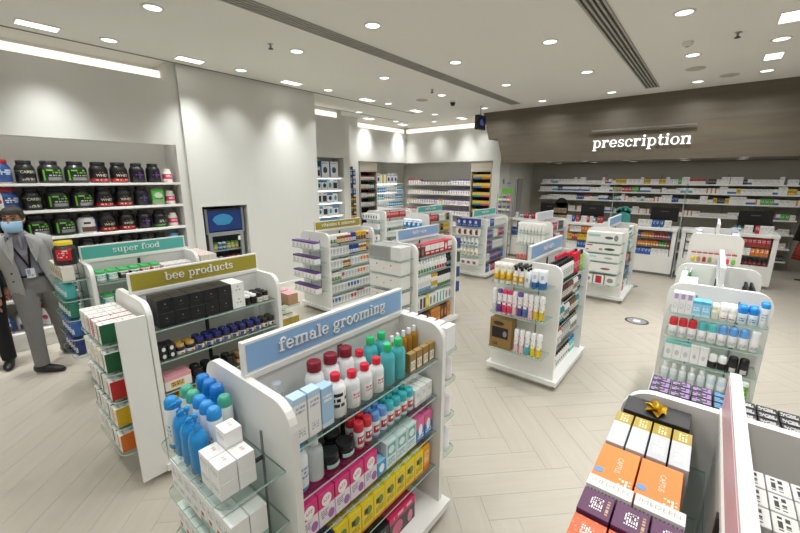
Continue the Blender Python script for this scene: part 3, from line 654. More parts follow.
# far end: soft packs
e = g.far
kpouch('ff_pack', .10, .08, .15, pack('f0eaec', [('r', .2, .8, .15, .85, 'e2a7b8'), ('t', .3, .7, .4, .7, 'd04a70', 2)], .5), 'pink and white soft pack', 'soft_pack', 'pack')
kbox('ff_card', .05, .10, .15, pack('f0eef0', [('r', .1, .9, .1, .9, 'e58fae'), ('t', .2, .8, .3, .7, 'ffffff', 3)]), 'pink and white carton')
kpouch('ff_cot', .11, .09, .17, pack('efefef', [('r', .3, .7, .2, .7, 'd86a90'), ('t', .3, .7, .3, .6, 'ffffff', 2)], .5), 'white cotton bag with pink label', 'cotton_bag', 'bag')
row(e, 1.0, 'on the top far-end shelf '+FG, [('ff_card', 6, 2)], just=True)
row(e, .8, 'on the second far-end shelf '+FG, [('ff_pack', 4, 2)])
row(e, .55, 'on the third far-end shelf '+FG, [('ff_pack', 3, 2)])
row(e, .3, 'on the lowest far-end shelf '+FG, [('ff_cot', 3, 2)])

CART[0] = 'honey_carton'; BOTT[0] = 'honey_bottle'; CAP[0] = 2
# ================================================================== BEE PRODUCTS STAND
g = stand('white shelf stand with gold bee products sign and glass shelves', .73, 1.69, 2.97, SIGN_GOLD, 'bee products', LV, near=(.25, .44, .63, .82, 1.01), far=(.45, .68, .92), lh=.041)
MB().box(-.65, -.495, -.345, -.322, .05, 1.17).build('wing_panel', WHITE, g.o)
BP = 'of the bee stand'; f = g.front
kbox('bp_black', .098, .09, .098, pack('17161a', [('disc', .5, .62, .05, .05, '8d8a84'), ('r', .35, .65, .36, .39, '5a5854'), ('r', .0, .03, 0, 1, '2a292e')], .3), 'square black carton')
kbox('bp_white', .098, .09, .098, pack('eeedea', [('t', .3, .7, .35, .5, 'a8a49c', 1, 10), ('disc', .5, .72, .06, .06, '8a8678')], .3), 'square white carton')
kjar('bp_blackjar', .05, .075, pack('2a1f18', [('r', .05, .95, .1, .7, '191411')], .3), CAPW, 'dark honey jar with white lid', .22)
kjar('bp_whitejar', .05, .075, pack('2a1f18', [('z', .05, .72, 'ece6da'), ('t', .2, .8, .2, .6, '7a6a50', 2)], .3), BLACKC, 'white-labelled honey jar with black lid', .25)
row(f, 1.03, 'on the top shelf '+BP, [.03, ('bp_black', 5, 2, 2), ('bp_white', 1, 2, 2), ('bp_blackjar', 2, 3), ('bp_whitejar', 4, 3)], just=False, gap=.0025)
kbox('bp_bear', .045, .05, .05, pack('1a1a1c', [('disc', .5, .5, .25, .3, 'e8e8e8')]), 'tiny black carton with white motif')
kjar('bp_gold', .062, .075, pack('2a2440', [('z', .08, .5, 'ece9e4'), ('r', .4, .7, .12, .3, 'c03030')], .3), mat('c49a48', .35), 'honey jar with gold lid', .25)
kjar('bp_navy', .06, .08, pack('3a2c1c', [('z', .08, .62, 'e9e2d2'), ('r', .1, .5, .1, .55, '3558b0'), ('t', .5, .9, .2, .5, 'b04a30', 2)], .3), mat('20286c', .35), 'honey jar with navy lid', .34)
kjar('bp_bw', .055, .075, pack('2c2620', [('z', .1, .65, 'efece6'), ('disc', .5, .36, .2, .2, '3a3530')], .3), mat('3a342c', .35), 'honey jar with brown lid and white label', .28)
row(f, .805, 'on the second shelf '+BP, [.01, ('bp_bear', 2, 2, 2), ('bp_gold', 2, 3), ('bp_navy', 8, 4), ('bp_bw', 3, 3)], just=False, gap=.005)
kbox('bp_pinkwhite', .17, .12, .10, pack('efe6dc', [('z', .7, 1.1, 'e8a0a8'), ('r', .2, .7, .15, .55, 'd8b060'), ('t', .25, .65, .2, .5, '5a3a20', 2)]), 'pink and cream carton')
kjar('bp_darkpot', .07, .08, mat('1b1a1a', .35), BLACKC, 'black pot', .3)
kjar('bp_brown', .06, .085, pack('4a331f', [('z', .1, .6, 'c9a070')], .3), mat('8a6a44', .4), 'brown honey jar', .25)
row(f, .575, 'on the third shelf '+BP, [.01, ('bp_pinkwhite', 1, 2), .02, ('bp_darkpot', 4, 3), ('bp_brown', 6, 3)], just=False, gap=.008)
kbox('bp_yel', .08, .06, .075, pack('e7b51e', [('disc', .3, .5, .15, .2, '2a3a80'), ('t', .4, .9, .3, .7, '40300c', 2), ('z', 0, .15, '2f4a9a')]), 'yellow and blue carton')
row(f, .345, 'on the fourth shelf '+BP, [.01, ('bp_yel', 10, 2, 2)], just=False, gap=.003)
kbox('bp_blu', .09, .07, .10, pack('e9e7e0', [('r', .1, .6, .3, .8, '3a5f9a'), ('z', 0, .2, 'e0a83a'), ('disc', .75, .5, .15, .2, '30343a')]), 'white blue and yellow carton')
row(f, .10, 'on the bottom shelf '+BP, [.01, ('bp_blu', 10, 2, 2)], just=False, gap=.002)
CART[0] = 'tea_carton'
# near end: boxes in files
e = g.near
def tea(key, c, ds): kbox(key, .085, .10, .125, pack('efede8', [('r', .12, .4, .1, .9, c), ('t', .45, .9, .3, .75, 'b8a890', 3), ('T', .3, .9, .15, .3, c, 1, 9), ('T', .3, .7, .6, .75, 'd0a060', 1), ('x', .985, 1.2, c)]), 'white tea carton with %s front' % ds)
tea('bt_green', '1e5c3a', 'dark green'); tea('bt_red', 'c02828', 'red'); tea('bt_yel', 'd9b020', 'yellow'); tea('bt_or', 'd9721e', 'orange'); tea('bt_wh', 'd8d6d0', 'grey')
for zz, o_, cs in ((1.01, 'top', ('bt_wh', 'bt_red', 'bt_red', 'bt_green')), (.82, 'second', ('bt_wh', 'bt_yel', 'bt_wh', 'bt_green')), (.63, 'third', ('bt_wh', 'bt_green', 'bt_wh', 'bt_red')), (.44, 'fourth', ('bt_green', 'bt_wh', 'bt_green', 'bt_yel')), (.25, 'lowest', ('bt_wh', 'bt_wh', 'bt_green', 'bt_or'))):
    row(e, zz, 'on the %s end shelf %s' % (o_, BP), [(cs[0], 2, 2), (cs[1], 1, 2), (cs[2], 1, 2), (cs[3], 1, 2)], just=False, u0=.01, gap=.014, v0=.005, turn=.05)
e = g.far
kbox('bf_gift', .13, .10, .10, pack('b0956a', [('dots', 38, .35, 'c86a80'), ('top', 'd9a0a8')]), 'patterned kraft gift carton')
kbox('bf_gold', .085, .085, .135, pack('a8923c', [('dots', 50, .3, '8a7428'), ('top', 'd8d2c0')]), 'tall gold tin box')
row(e, .92, 'on the top far-end shelf '+BP, [('bf_gift', 3, 1)]); row(e, .68, 'on the middle far-end shelf '+BP, [('bf_gold', 4, 2)]); row(e, .45, 'on the lowest far-end shelf '+BP, [('bf_gold', 4, 2)])

CART[0] = 'supplement_carton'; BOTT[0] = 'supplement_bottle'; CAP[0] = 2
# ================================================================== SUPER FOOD STAND
g = stand('white shelf stand with teal super food sign and glass shelves', .78, 1.72, 4.52, SIGN_TEAL, 'super food', LV, near=(.40, .58, .76, .94, 1.12), far=(.9, 1.05), lh=.041, nd=.205)
SF = 'of the superfood stand'; f = g.front
for c, ds in (('3fa8a4', 'teal'), ('2b2622', 'dark brown'), ('c93030', 'red')):
    kjar('sf_'+ds, .088, .10, pack('e8e4dc', [('z', .12, .82, c), ('r', .1, .9, .2, .5, 'f0ece4' if ds != 'dark brown' else '5a4a3a'), ('t', .15, .85, .52, .75, 'ffffff', 2, 12)], .35), mat('3fae5c', .35), 'green-lidded supplement jar with %s label' % ds, .2)
kbox('sf_disc', .052, .08, .075, pack('eceae6', [('disc', .5, .42, .3, .3, '57534e'), ('T', .2, .8, .2, .8, 'd07aa0', 2)]), 'small white carton with dark disc')
row(f, 1.06, 'on the top shelf '+SF, [.0, ('sf_teal', 2, 2), ('sf_dark brown', 2, 2), ('sf_red', 2, 2), .01, ('sf_disc', 5, 2)], just=False, gap=.003)
row(f, .83, 'on the second shelf '+SF, [.03, ('sf_teal', 4, 2), ('sf_dark brown', 4, 2)], just=False, gap=.01)
for s_ in [c for c in g.o.children if c.name.startswith('shelf')]: s_.location.z += .025 if s_.data.vertices[0].co.z > .7 else 0
e = g.near
kbox('sn_mix', .10, .085, .125, pack('e4ddd2', [('r', .1, .5, .2, .9, '8fae3a'), ('r', .55, .9, .1, .6, 'c46a80'), ('T', .1, .9, .1, .9, 'c86a80', 3)]), 'white fruit print carton')
for c, lid, ds, key in (('4fb5b4', 'c03a3a', 'turquoise', 'tq'), ('2f7a66', 'b03030', 'sea green', 'sg'), ('3a62a8', 'a83040', 'blue', 'bl'), ('2a3a72', 'a83040', 'navy', 'nv')):
    kjar('sn_'+key, .088, .135, pack(c, [('r', .15, .85, .2, .6, 'd8e6e8'), ('t', .2, .8, .25, .55, c, 3), ('r', .4, .6, .65, .95, 'b03030')], .4), mat(c, .4), '%s tin with red tag' % ds, .12, 'tin', 'tin', lidr=.98)
row(e, 1.12, 'on the top end shelf '+SF, [('sn_mix', 5, 2)], just=False, u0=0, gap=.003)
for zz, k_, o_ in ((.94, 'sn_tq', 'second'), (.76, 'sn_sg', 'third'), (.58, 'sn_bl', 'fourth'), (.40, 'sn_nv', 'lowest')):
    row(e, zz, 'on the %s end shelf %s' % (o_, SF), [(k_, 5, 2)], just=False, u0=0, gap=.003)
ktub('sn_tub', .17, .21, pack('1e1d1e', [('r', .5, .98, .25, .8, 'c8202a'), ('t', .55, .92, .35, .75, 'f0d0d0', 4, 16)], .35), mat('e3c72a', .35), 'black and red supplement tub with yellow lid', lidr=.78)
x_, y_ = g.near.at(.36, .092); place('sn_tub', x_, y_, 1.12+.126, -PI/2+.6, 'standing on cartons '+SF)
row(g.far, 1.05, 'on the top far-end shelf '+SF, [('sn_mix', 5, 2)], just=False, u0=0, gap=.003)

CART[0] = 'vitamin_carton'; BOTT[0] = 'vitamin_bottle'; CAP[0] = 1
# ================================================================== VITAMINS STAND
L6 = [.10, .29, .48, .67, .86, 1.05]
g = stand('white shelf stand with gold vitamins sign in front of the pier', 3.50, 4.46, 4.5, SIGN_GOLD, 'vitamins & minerals', L6, near=(.36, .58, .80, 1.02), lh=.036, sign_h=.13)
VT = 'of the vitamins stand'; f = g.front
cols = [('amber', '9a5a24', 'e8d9b0', 'white'), ('red', 'b02a2a', 'f0e8e0', 'white'), ('yellow', 'd8a828', '2f3f7a', 'yellow'), ('white', 'ebe8e2', '6a8a3a', 'white'), ('blue', '2c4488', 'e8e8ee', 'blue')]
for nm, c, lb, cp in cols:
    kjar('vt_'+nm, .055, .135, pack(c, [('z', .15, .62, lb), ('t', .2, .8, .25, .55, c, 2, 12)], .35), mat({'white': 'ece9e4', 'yellow': 'd8b030', 'blue': '2c4488'}[cp], .35), '%s pill bottle' % nm, .2, 'pill_bottle', 'bottle', n=10)
def vbox(key, c, ds, w=.064, d=.08, h=.14, foot='c8c4bc'):
    kbox(key, w, d, h, pack('ecebe7', [('r', .1, .9, .45, .85, c), ('z', 0, .15, foot), ('t', .15, .85, .2, .4, '8a8a8a', 2, 12)]), 'white carton with %s panel' % ds)
vbox('vb_orange', 'd8762a', 'orange'); vbox('vb_red', 'b83030', 'red'); vbox('vb_blue', '3a6aa8', 'blue'); vbox('vb_grey', 'b8bcc0', 'pale grey'); vbox('vb_green', '4a8a4a', 'green'); vbox('vb_purple', '5a3a80', 'purple')
row(f, 1.05, 'on the top shelf '+VT, [('vt_white', 3, 2), ('vt_amber', 3, 2), ('vt_red', 2, 2), ('vt_blue', 2, 2), ('vt_yellow', 4, 2), ('vt_red', 2, 2)], just=True)
row(f, .86, 'on the second shelf '+VT, [('vb_grey', 6, 2), ('vt_blue', 4, 2), ('vt_amber', 3, 2), ('vt_yellow', 2, 2)])
row(f, .67, 'on the third shelf '+VT, [('vb_grey', 4, 2), ('vt_amber', 3, 2), ('vb_grey', 3, 2), ('vb_orange', 4, 2)])
row(f, .48, 'on the fourth shelf '+VT, [('vt_white', 4, 2), ('vb_red', 1, 2), ('vb_grey', 4, 2), ('vb_orange', 3, 2), ('vb_grey', 2, 2)])
row(f, .29, 'on the fifth shelf '+VT, [('vb_grey', 5, 2), ('vb_blue', 4, 2), ('vb_grey', 4, 2)])
row(f, .10, 'on the bottom shelf '+VT, [('vb_blue', 3, 2), ('vb_grey', 3, 2), ('vb_red', 2, 2), ('vb_grey', 5, 2)])
kbox('vt_sign', .16, .012, .035, pack('7a2a24', [('t', .1, .9, .2, .8, 'a85040', 3)]), 'dark red card sign', 'card_sign', 'sign')
x_, y_ = f.at(.62, .012)
place('vt_sign', x_, y_, .10+.1405, 0, 'on the bottom shelf '+VT)
kbox('vn_purp', .085, .10, .10, pack('ebe9ea', [('z', .78, 1.1, '5a3a80'), ('disc', .5, .38, .1, .22, 'd0a040'), ('t', .1, .9, .08, .2, '8a8a90', 1)]), 'white carton with purple top band')
for zz, o_ in ((1.02, 'top'), (.80, 'second'), (.58, 'third'), (.36, 'lowest')): row(g.near, zz, 'on the %s end shelf %s' % (o_, VT), [('vn_purp', 6, 2)], just=False, u0=0, gap=.002)

CART[0] = 'hair_dye_carton'; BOTT[0] = 'hair_lotion_bottle'; CAP[0] = 1
# ================================================================== HAIR DYE STAND
L5 = [.10, .36, .60, .83, 1.05]
g = stand('white shelf stand with blue hair care sign holding hair dye', 3.54, 4.46, 2.95, SIGN_BLUE, 'hair care', L5, near=(.30, .50, .70, .88, 1.06), far=(.4, .62, .84, 1.04), lh=.036)
HD = 'of the hair dye stand'; f = g.front
kbox('hd_dark', .09, .06, .15, pack('5a3030', [('z', .75, 1.1, '8a3040'), ('disc', .5, .4, .3, .3, '8a6a58'), ('t', .1, .9, .8, .95, 'e8d8d0', 1)]), 'dark hair dye carton')
kbox('hd_rw', .10, .06, .15, pack('e9e6e2', [('z', .0, .42, 'b02a34'), ('t', .1, .9, .1, .3, 'ffffff', 1, 12), ('z', .9, 1.1, 'c83a4a')]), 'white carton with red lower half')
kbox('hd_red', .08, .06, .15, pack('c42838', [('disc', .5, .5, .3, .3, 'e8d0c8')]), 'red carton')
row(f, 1.05, 'on the top shelf '+HD, [('hd_dark', 2, 3), ('hd_rw', 4, 3), ('hd_red', 1, 3), ('hd_rw', 1, 3)])
kbottle('hd_grn', .058, .17, pack('ebe9e5', [('r', .1, .9, .1, .42, '4a9a50')], .35), CAPW, 'white bottle with green label', .2, .5, n=10)
kbottle('hd_teal', .058, .17, pack('ebe9e5', [('r', .1, .9, .1, .42, '3a9a9a')], .35), CAPW, 'white bottle with teal label', .2, .5, n=10)
kbottle('hd_rd', .058, .17, pack('ebe9e5', [('r', .1, .9, .1, .42, 'b83038')], .35), CAPW, 'white bottle with red label', .2, .5, n=10)
kbottle('hd_bk', .055, .18, pack('1f1f22', [('r', .1, .9, .2, .5, '7aa0a8')], .35), BLACKC, 'black bottle', .2, .5, n=10)
row(f, .83, 'on the second shelf '+HD, [('hd_grn', 5, 2), ('hd_teal', 2, 2), ('hd_rd', 5, 2), ('hd_bk', 2, 2)])
kcan('hd_wc', .048, .19, pack('ecebe8', [('z', 0, .3, '8ab0d8'), ('t', .2, .8, .4, .8, 'a0a0a8', 3)], .3), CAPW, 'white can', .2, n=10)
kcan('hd_yc', .048, .185, pack('ecebe8', [('z', .2, .6, 'd8b030')], .3), mat('d8a030', .35), 'white and gold can', .2, n=10)
kcan('hd_bc', .044, .19, pack('e8e6e2', [('z', .0, .25, '5a8a4a')], .3), BLACKC, 'white bottle with black cap', .3, 'bottle', 'bottle', n=10)
row(f, .60, 'on the third shelf '+HD, [('hd_wc', 7, 2), ('hd_yc', 3, 2), ('hd_bc', 7, 2)])
kbox('hd_g1', .08, .06, .16, pack('e6e4e0', [('disc', .5, .5, .3, .35, '8a8a88')]), 'white carton with grey disc')
kbox('hd_g2', .07, .06, .17, pack('e8e6e2', [('r', .2, .9, .1, .9, '5a3a30')]), 'white carton with brown picture')
kbox('hd_g3', .07, .06, .16, pack('e0c832', [('disc', .5, .5, .3, .3, 'f0e8a0')]), 'yellow carton')
kbox('hd_g4', .07, .06, .17, pack('e8ebea', [('r', .3, .7, .1, .9, '3aa0a0')]), 'white carton with teal stripe')
row(f, .36, 'on the fourth shelf '+HD, [('hd_g1', 1, 2), ('hd_g2', 2, 2), ('hd_g3', 1, 2), ('hd_g1', 2, 2), ('hd_g4', 3, 2), ('hd_g1', 2, 2)])
kbox('hd_d2', .08, .06, .19, pack('5c2a20', [('disc', .5, .5, .3, .3, 'c07a30')]), 'brown carton with orange motif')
kbox('hd_o2', .07, .06, .20, pack('d88a28', [('t', .1, .9, .3, .8, '6a3010', 4)]), 'orange carton with dark print')
row(f, .10, 'on the bottom shelf '+HD, [('hd_d2', 4, 2), ('hd_o2', 3, 2), ('hd_d2', 2, 2), ('hd_o2', 1, 2)])
kbox('hn_dryer', .50, .19, .155, pack('e6e3de', [('disc', .25, .7, .02, .06, 'b02a34'), ('disc', .7, .7, .02, .06, 'b02a34'), ('t', .45, .62, .3, .45, 'b8a060', 1)]), 'wide white hair tool carton')
kbox('hn_silver', .50, .19, .155, pack('a9aba9', [('x', .7, 1.1, 'dfdedb'), ('t', .3, .65, .3, .5, 'c8b070', 1), ('r', .02, .65, .1, .9, '9a9c9a')], .3), 'wide silver hair tool carton')
for zz, o_ in ((1.06, 'top'), (.88, 'second'), (.70, 'third'), (.50, 'fourth'), (.30, 'lowest')):
    row(g.near, zz, 'on the %s end shelf %s' % (o_, HD), [('hn_silver' if o_ == 'top' else 'hn_dryer', 1)], just=False, u0=.01, v0=.01)
kbox('hf_blue', .07, .08, .14, pack('2a3c80', [('disc', .5, .6, .3, .2, '8a9ac8'), ('t', .1, .9, .1, .35, 'c8c0d8', 2)]), 'dark blue carton')
kbox('hf_green', .07, .08, .14, pack('1f5a4a', [('disc', .5, .6, .3, .2, '8ac8a8')]), 'dark green carton')
for zz, o_, k_ in ((1.04, 'top', 'hf_blue'), (.84, 'second', 'hf_green'), (.62, 'third', 'hf_blue'), (.4, 'lowest', 'hf_blue')): row(g.far, zz, 'on the %s far-end shelf %s' % (o_, HD), [(k_, 7, 2)])

CART[0] = 'hair_care_carton'; BOTT[0] = 'shampoo_bottle'; CAP[0] = 1
# ================================================================== SHAMPOO STAND
L5b = [.10, .36, .60, .83, 1.04]
g = stand('white shelf stand with blue hair care sign holding shampoo bottles', 3.48, 4.46, 1.27, SIGN_BLUE, 'hair care', L5b, near=(.38, .74, 1.04), far=(.35, .6, .9), lh=.036)
SH = 'of the shampoo stand'; f = g.front
kbottle('sh_blk', .055, .19, pack('eceae6', [('z', 0, .12, '2a6a58'), ('t', .2, .8, .3, .7, '6a8a80', 3), ('r', .4, .6, .35, .5, 'c04a5a')], .3), BLACKC, 'white shampoo bottle with black cap', .2, .5, n=12)
kbottle('sh_red', .055, .21, pack('c81f3a', [('t', .2, .8, .3, .7, 'f0c8c8', 3)], .3), REDC, 'red shampoo bottle', .2, .6, n=12)
kbottle('sh_rc', .055, .20, pack('eceae6', [('z', 0, .15, '2a6a58')], .3), REDC, 'white shampoo bottle with red cap', .2, .55, n=12)
kbottle('sh_grn', .055, .21, pack('7fd04a', [('t', .2, .8, .3, .7, 'e8f8d8', 3)], .3), BLACKC, 'lime green shampoo bottle', .2, .5, n=12)
row(f, 1.04, 'on the top shelf '+SH, [('sh_blk', 9, 2), ('sh_red', 4, 3), ('sh_grn', 2, 2)], just=True)
row(f, 1.04, 'on the top shelf '+SH, [.33, ('sh_rc', 6, 1)], v0=.13, just=False, gap=.008)
for nm, c, cp in (('maroon', '5a2028', BLACKC), ('white', 'e8e6e2', BLACKC), ('brown', '7a4a2a', BLACKC), ('teal', '2a8a90', CAPW), ('navy', '2a3468', CAPW), ('grey', 'a8a8a8', BLACKC)):
    kbottle('sh_'+nm, .057, .19, pack(c, [('r', .15, .85, .2, .6, 'e0dcd4' if nm != 'white' else 'b0a8a0'), ('t', .2, .8, .25, .55, c if nm != 'white' else '404040', 2, 12)], .35), cp, '%s hair product bottle' % nm, .2, .5, n=10)
row(f, .83, 'on the second shelf '+SH, [('sh_grey', 3, 2), ('sh_maroon', 4, 2), ('sh_brown', 3, 2), ('sh_white', 3, 2), ('sh_navy', 3, 2)])
row(f, .60, 'on the third shelf '+SH, [('sh_maroon', 3, 2), ('sh_teal', 3, 2), ('sh_white', 3, 2), ('sh_brown', 4, 2), ('sh_teal', 3, 2)])
kcan('sh_floral', .055, .18, pack('3a3a30', [('dots', 45, .35, 'c8b83a')], .35), BLACKC, 'black and yellow patterned bottle', .2, 'bottle', 'bottle', n=10)
kbottle('sh_rcw', .05, .17, pack('ece9e6', [('t', .2, .8, .3, .6, '888888', 2)], .3), REDC, 'white bottle with red cap', .2, .5, n=10)
row(f, .36, 'on the fourth shelf '+SH, [('sh_floral', 3, 2), ('sh_rcw', 3, 2), ('sh_grey', 5, 2), ('sh_white', 4, 2)])
kbottle('sh_low', .05, .16, pack('efeeec', [('disc', .5, .4, .25, .12, '2a2a2a')], .3), mat('4a2a20', .35), 'white bottle with brown cap', .2, .5, n=10)
kbottle('sh_lowb', .055, .17, pack('7ac8c0', [('r', .2, .8, .3, .6, 'e8f4f2')], .3), mat('2a70c0', .35), 'aqua bottle with blue cap', .22, .6, n=10)
kbox('sh_dots', .06, .05, .10, pack('f0efed', [('dots', 22, .3, '1a1a1a')]), 'white carton with black dots')
row(f, .10, 'on the bottom shelf '+SH, [('sh_dots', 3, 2), ('sh_low', 8, 2), ('sh_lowb', 3, 2)])
e = g.near
ktube('sn_yel', .055, .045, .19, pack('eeebe4', [('z', .0, .5, 'e3b52a'), ('disc', .5, .45, .3, .14, 'f4e8b0'), ('t', .2, .8, .65, .8, 'b0a890', 2)], .3), mat('e8e4da', .35), 'white and yellow tube')
ktrigger('sn_trig', .05, .19, pack('eeebe4', [('z', .15, .6, 'e3b52a'), ('disc', .5, .4, .3, .14, 'f4e8b0')], .3), BLACKC, 'white and yellow trigger spray')
kpump('sn_pumpw', .055, .20, pack('eef0f2', [('disc', .5, .45, .25, .14, 'a8c0d8'), ('t', .3, .7, .42, .5, '4a7ab0', 1)], .3), BLACKC, 'white pump bottle with black pump')
ktube('sn_bluefoot', .062, .045, .17, pack('eef0f2', [('z', 0, .22, '2a72b8'), ('disc', .5, .55, .25, .14, 'a8c0d8')], .3), mat('2a72b8', .35), 'white tube with blue cap')
row(e, 1.04, 'on the top end shelf '+SH, [('sn_yel', 3, 2), ('sn_trig', 2, 2), .005, ('sn_pumpw', 1, 2), ('sn_bluefoot', 2, 2)], just=False, gap=.006)
def spray(key, c, pat, ds, cp=CAPW): kcan(key, .048, .235, pack('eceaea', [('z', .05, .55, c), ('dots', 40, .3, pat), ('r', .15, .85, .45, .7, 'f2f0f0'), ('t', .2, .8, .5, .65, c, 1, 10)], .3), cp, 'dry shampoo can with %s print' % ds, .16)
spray('ds_white', 'd8dce0', 'b8c4d0', 'pale grey'); spray('ds_purple', '5a3a8a', 'd070b0', 'purple', mat('6a4a9a', .35)); spray('ds_pink', 'e0386c', 'f5d5e0', 'hot pink', mat('e0386c', .35)); spray('ds_blue', '3a78b8', 'd84a6a', 'blue'); spray('ds_rose', 'e8c8d0', 'd84a6a', 'rose'); spray('ds_yellow', 'e8c828', '3a8a4a', 'yellow'); spray('ds_teal', '48b4bc', '2a7a90', 'turquoise')
row(e, .74, 'on the second end shelf '+SH, [('ds_white', 1, 2), ('ds_purple', 1, 2), ('ds_pink', 2, 2), ('ds_rose', 1, 2), ('ds_purple', 1, 2), ('ds_blue', 1, 2), ('ds_rose', 1, 2), ('ds_yellow', 2, 2)], just=True)
kbox('sn_kraft', .22, .12, .30, pack('8f6f3e', [('r', .1, .85, .35, .72, '18161a'), ('disc', .7, .52, .09, .1, '8a8a90'), ('disc', .4, .85, .25, .07, '3a2a14'), ('t', .1, .4, .08, .2, '4a3818', 2)], .6), 'large kraft carton with black window')
row(e, .38, 'on the lowest end shelf '+SH, [('sn_kraft', 1), .015, ('ds_rose', 2, 2), ('ds_teal', 1, 2), ('ds_yellow', 2, 2)], just=False, gap=.006)

CART[0] = 'gift_carton'; BOTT[0] = 'toner_bottle'; CAP[0] = 4
# ================================================================== GIFT STAND (sign board seen edge-on)
LG = [.10, .35, .60, .80, 1.0]
g = stand('white shelf stand holding gift cartons and make-up, sign seen edge-on', .58, 1.58, -.14, mat('e3b9c2', .4, name='sign_pink'), None, LG, far=(.5, .75, 1.0), sides=(-1, 1), hw=.30)
GS = 'on the gift side of the edge-on stand'
def gift(key, w, d, h, m, desc, **kw): kbox(key, w, d, h, m, desc, bev=.001, **kw)
SILV = mat('b9bbbd', .35, .3)
gift('gs_gold', .20, .049, .20, pack('c5c7c9', [('x', -.1, .34, 'ab9128'), ('T', .06, .28, .25, .75, 'e9dfb0', 3, 30), ('T', .45, .85, .2, .8, 'eef0f0', 4, 18), ('z', -.1, .12, 'd8742c')], .3), 'silver carton with gold end panel')
gift('gs_orange', .165, .098, .195, pack('f08a3c', [('T', .82, .97, .62, .95, 'f6f4f0', 4)], .5), 'flat bright orange carton', extra=())
gift('gs_white', .045, .105, .205, pack('f2f0ec', [('x', -.1, .12, 'e0ded8')], .4), 'narrow white carton with grey lettering')
gift('gs_purple', .085, .072, .20, pack('5e2a55', [('T', .25, .75, .3, .7, 'f2efec', 6, 16), ('T', .2, .8, .76, .9, 'c9a878', 1, 16)], .4), 'dark purple carton with white sticker')
gift('gs_patt', .085, .072, .19, pack('e06a3c', [('dots', 90, .3, 'e88a60'), ('T', .3, .7, .3, .7, 'f4f0ec', 6, 16)], .4), 'orange patterned carton with white sticker')
kbox('gs_black', .11, .19, .205, pack('2b2a2c', [], .45), 'black gift box with gold ribbon bow')
# gold bow on the black box
GOLDR = mat('c9a227', .3, .7); bw = MB()
for a, l in ((.2, .062), (PI+.1, .062), (1.2, .045), (2.4, .05), (-.9, .035), (-2.2, .035)):
    c, s_ = math.cos(a), math.sin(a); px, py = -s_, c
    pts = [(0, 0, .002), (c*l*.45+px*.018, s_*l*.45+py*.018, .022), (c*l, s_*l, .008), (c*l*.45-px*.018, s_*l*.45-py*.018, .012)]
    bw.add(pts+[(p[0], p[1], p[2]+.0015) for p in pts], [(0, 1, 2), (0, 2, 3), (4, 6, 5), (4, 7, 6), (0, 1, 5, 4), (1, 2, 6, 5), (2, 3, 7, 6), (3, 0, 4, 7)])
bw.lathe([(.006, 0), (.012, .006), (.01, .018), (.003, .022)], 10)
bwm = bw.mesh('ribbon_bow', GOLDR)
for v in bwm.vertices: v.co.z += .2052
K['gs_black']['parts'].append(('ribbon_bow', bwm)); K['gs_black']['cat'] = 'gift box'
z0 = 1.0
place('gs_black', 1.482, .045, z0, 0, GS)
for k_ in range(4): place('gs_gold', 1.31, .128-.054*k_, z0, PI, GS)
LTR = mat('fbe3d0', .5)
orw = ktext('CAPTUS', .020, LTR, 0, 0)
for v in orw.vertices: v.co = (v.co.x*1.0, v.co.z, .1958)
K['gs_orange']['parts'].append(('lettering', orw))
blu = MB().lathe([(.012, 0), (.012, .0006)], 14).mesh('round_sticker', mat('6a9ad0', .5))
for v in blu.vertices: v.co = (v.co.x+.05, v.co.y-.036, v.co.z+.1952)
K['gs_orange']['parts'].append(('round_sticker', blu))
imw = ktext('IMEDEEN', .022, mat('b9b6b0', .5), 0, 0)
for v in imw.vertices: v.co = (-v.co.z+.006, v.co.x, .2058)
K['gs_white']['parts'].append(('lettering', imw))
cmb = MB()
for k_ in range(12): cmb.box(.0226, .0236, -.048+.0085*k_, -.048+.0085*k_+.0035, .16, .195)
K['gs_white']['parts'].append(('barcode', cmb.mesh('barcode', mat('8a8884', .5))))
for k_ in range(2):
    place('gs_orange', 1.118, .105-.103*k_, z0, PI, GS); place('gs_white', 1.005, .102-.11*k_, z0, PI, GS)
for k_ in range(3):
    place('gs_purple', .93, .118-.076*k_, z0, PI, GS); place('gs_patt', .84, .118-.076*k_, z0, PI, GS)
for k_ in range(3): place('gs_purple', .75, .118-.076*k_, z0, PI, GS)
kbox('gs_low', .12, .06, .12, pack('9aa0a6', [('t', .1, .9, .3, .8, 'd0e0ea', 3)], .4), 'grey blue carton')
kcan('gs_tubew', .05, .14, pack('e8e8ea', [('z', .2, .5, '9ab8d0')], .3), STEEL, 'white bottle with silver cap', .25, 'bottle', 'bottle')
row(g.rear, .80, 'on the second shelf, gift side, of the edge-on stand', [('gs_low', 4), ('gs_tubew', 6, 3)], just=False)
row(g.rear, .60, 'on the third shelf, gift side, of the edge-on stand', [('gs_low', 7, 3)], just=False)
# make-up side
MK = 'on the %s make-up shelf of the edge-on stand'
def mk(key, c1, c2, ds, w=.075, d=.05, h=.155):
    kbox(key, w, d, h, pack(c1, [('T', .15, .85, .2, .8, c2, 2, 10), ('r', .1, .9, .2, .8, c2)], .3), ds, 'make_up_carton', 'make-up')
mk('mk_pal', '1c1b1d', '8a6a4a', 'black make-up carton'); mk('mk_wh', 'e6e4e0', '3a3638', 'white make-up carton')
kcan('mk_pen', .016, .13, mat('1d1c1e', .3), mat('2a282a', .3), 'black eyeliner pencil', .3, 'pencil', 'make-up', n=8)
kjar('mk_pot', .04, .03, mat('ece9e4', .3), mat('1c1b1d', .3), 'small make-up pot with black lid', .4, n=12)
row(g.front, 1.0, MK % 'top', [('mk_wh', 2, 5), ('mk_pal', 1, 5), ('mk_wh', 2, 5), .14, ('mk_wh', 3, 5)], gap=.006, just=False)
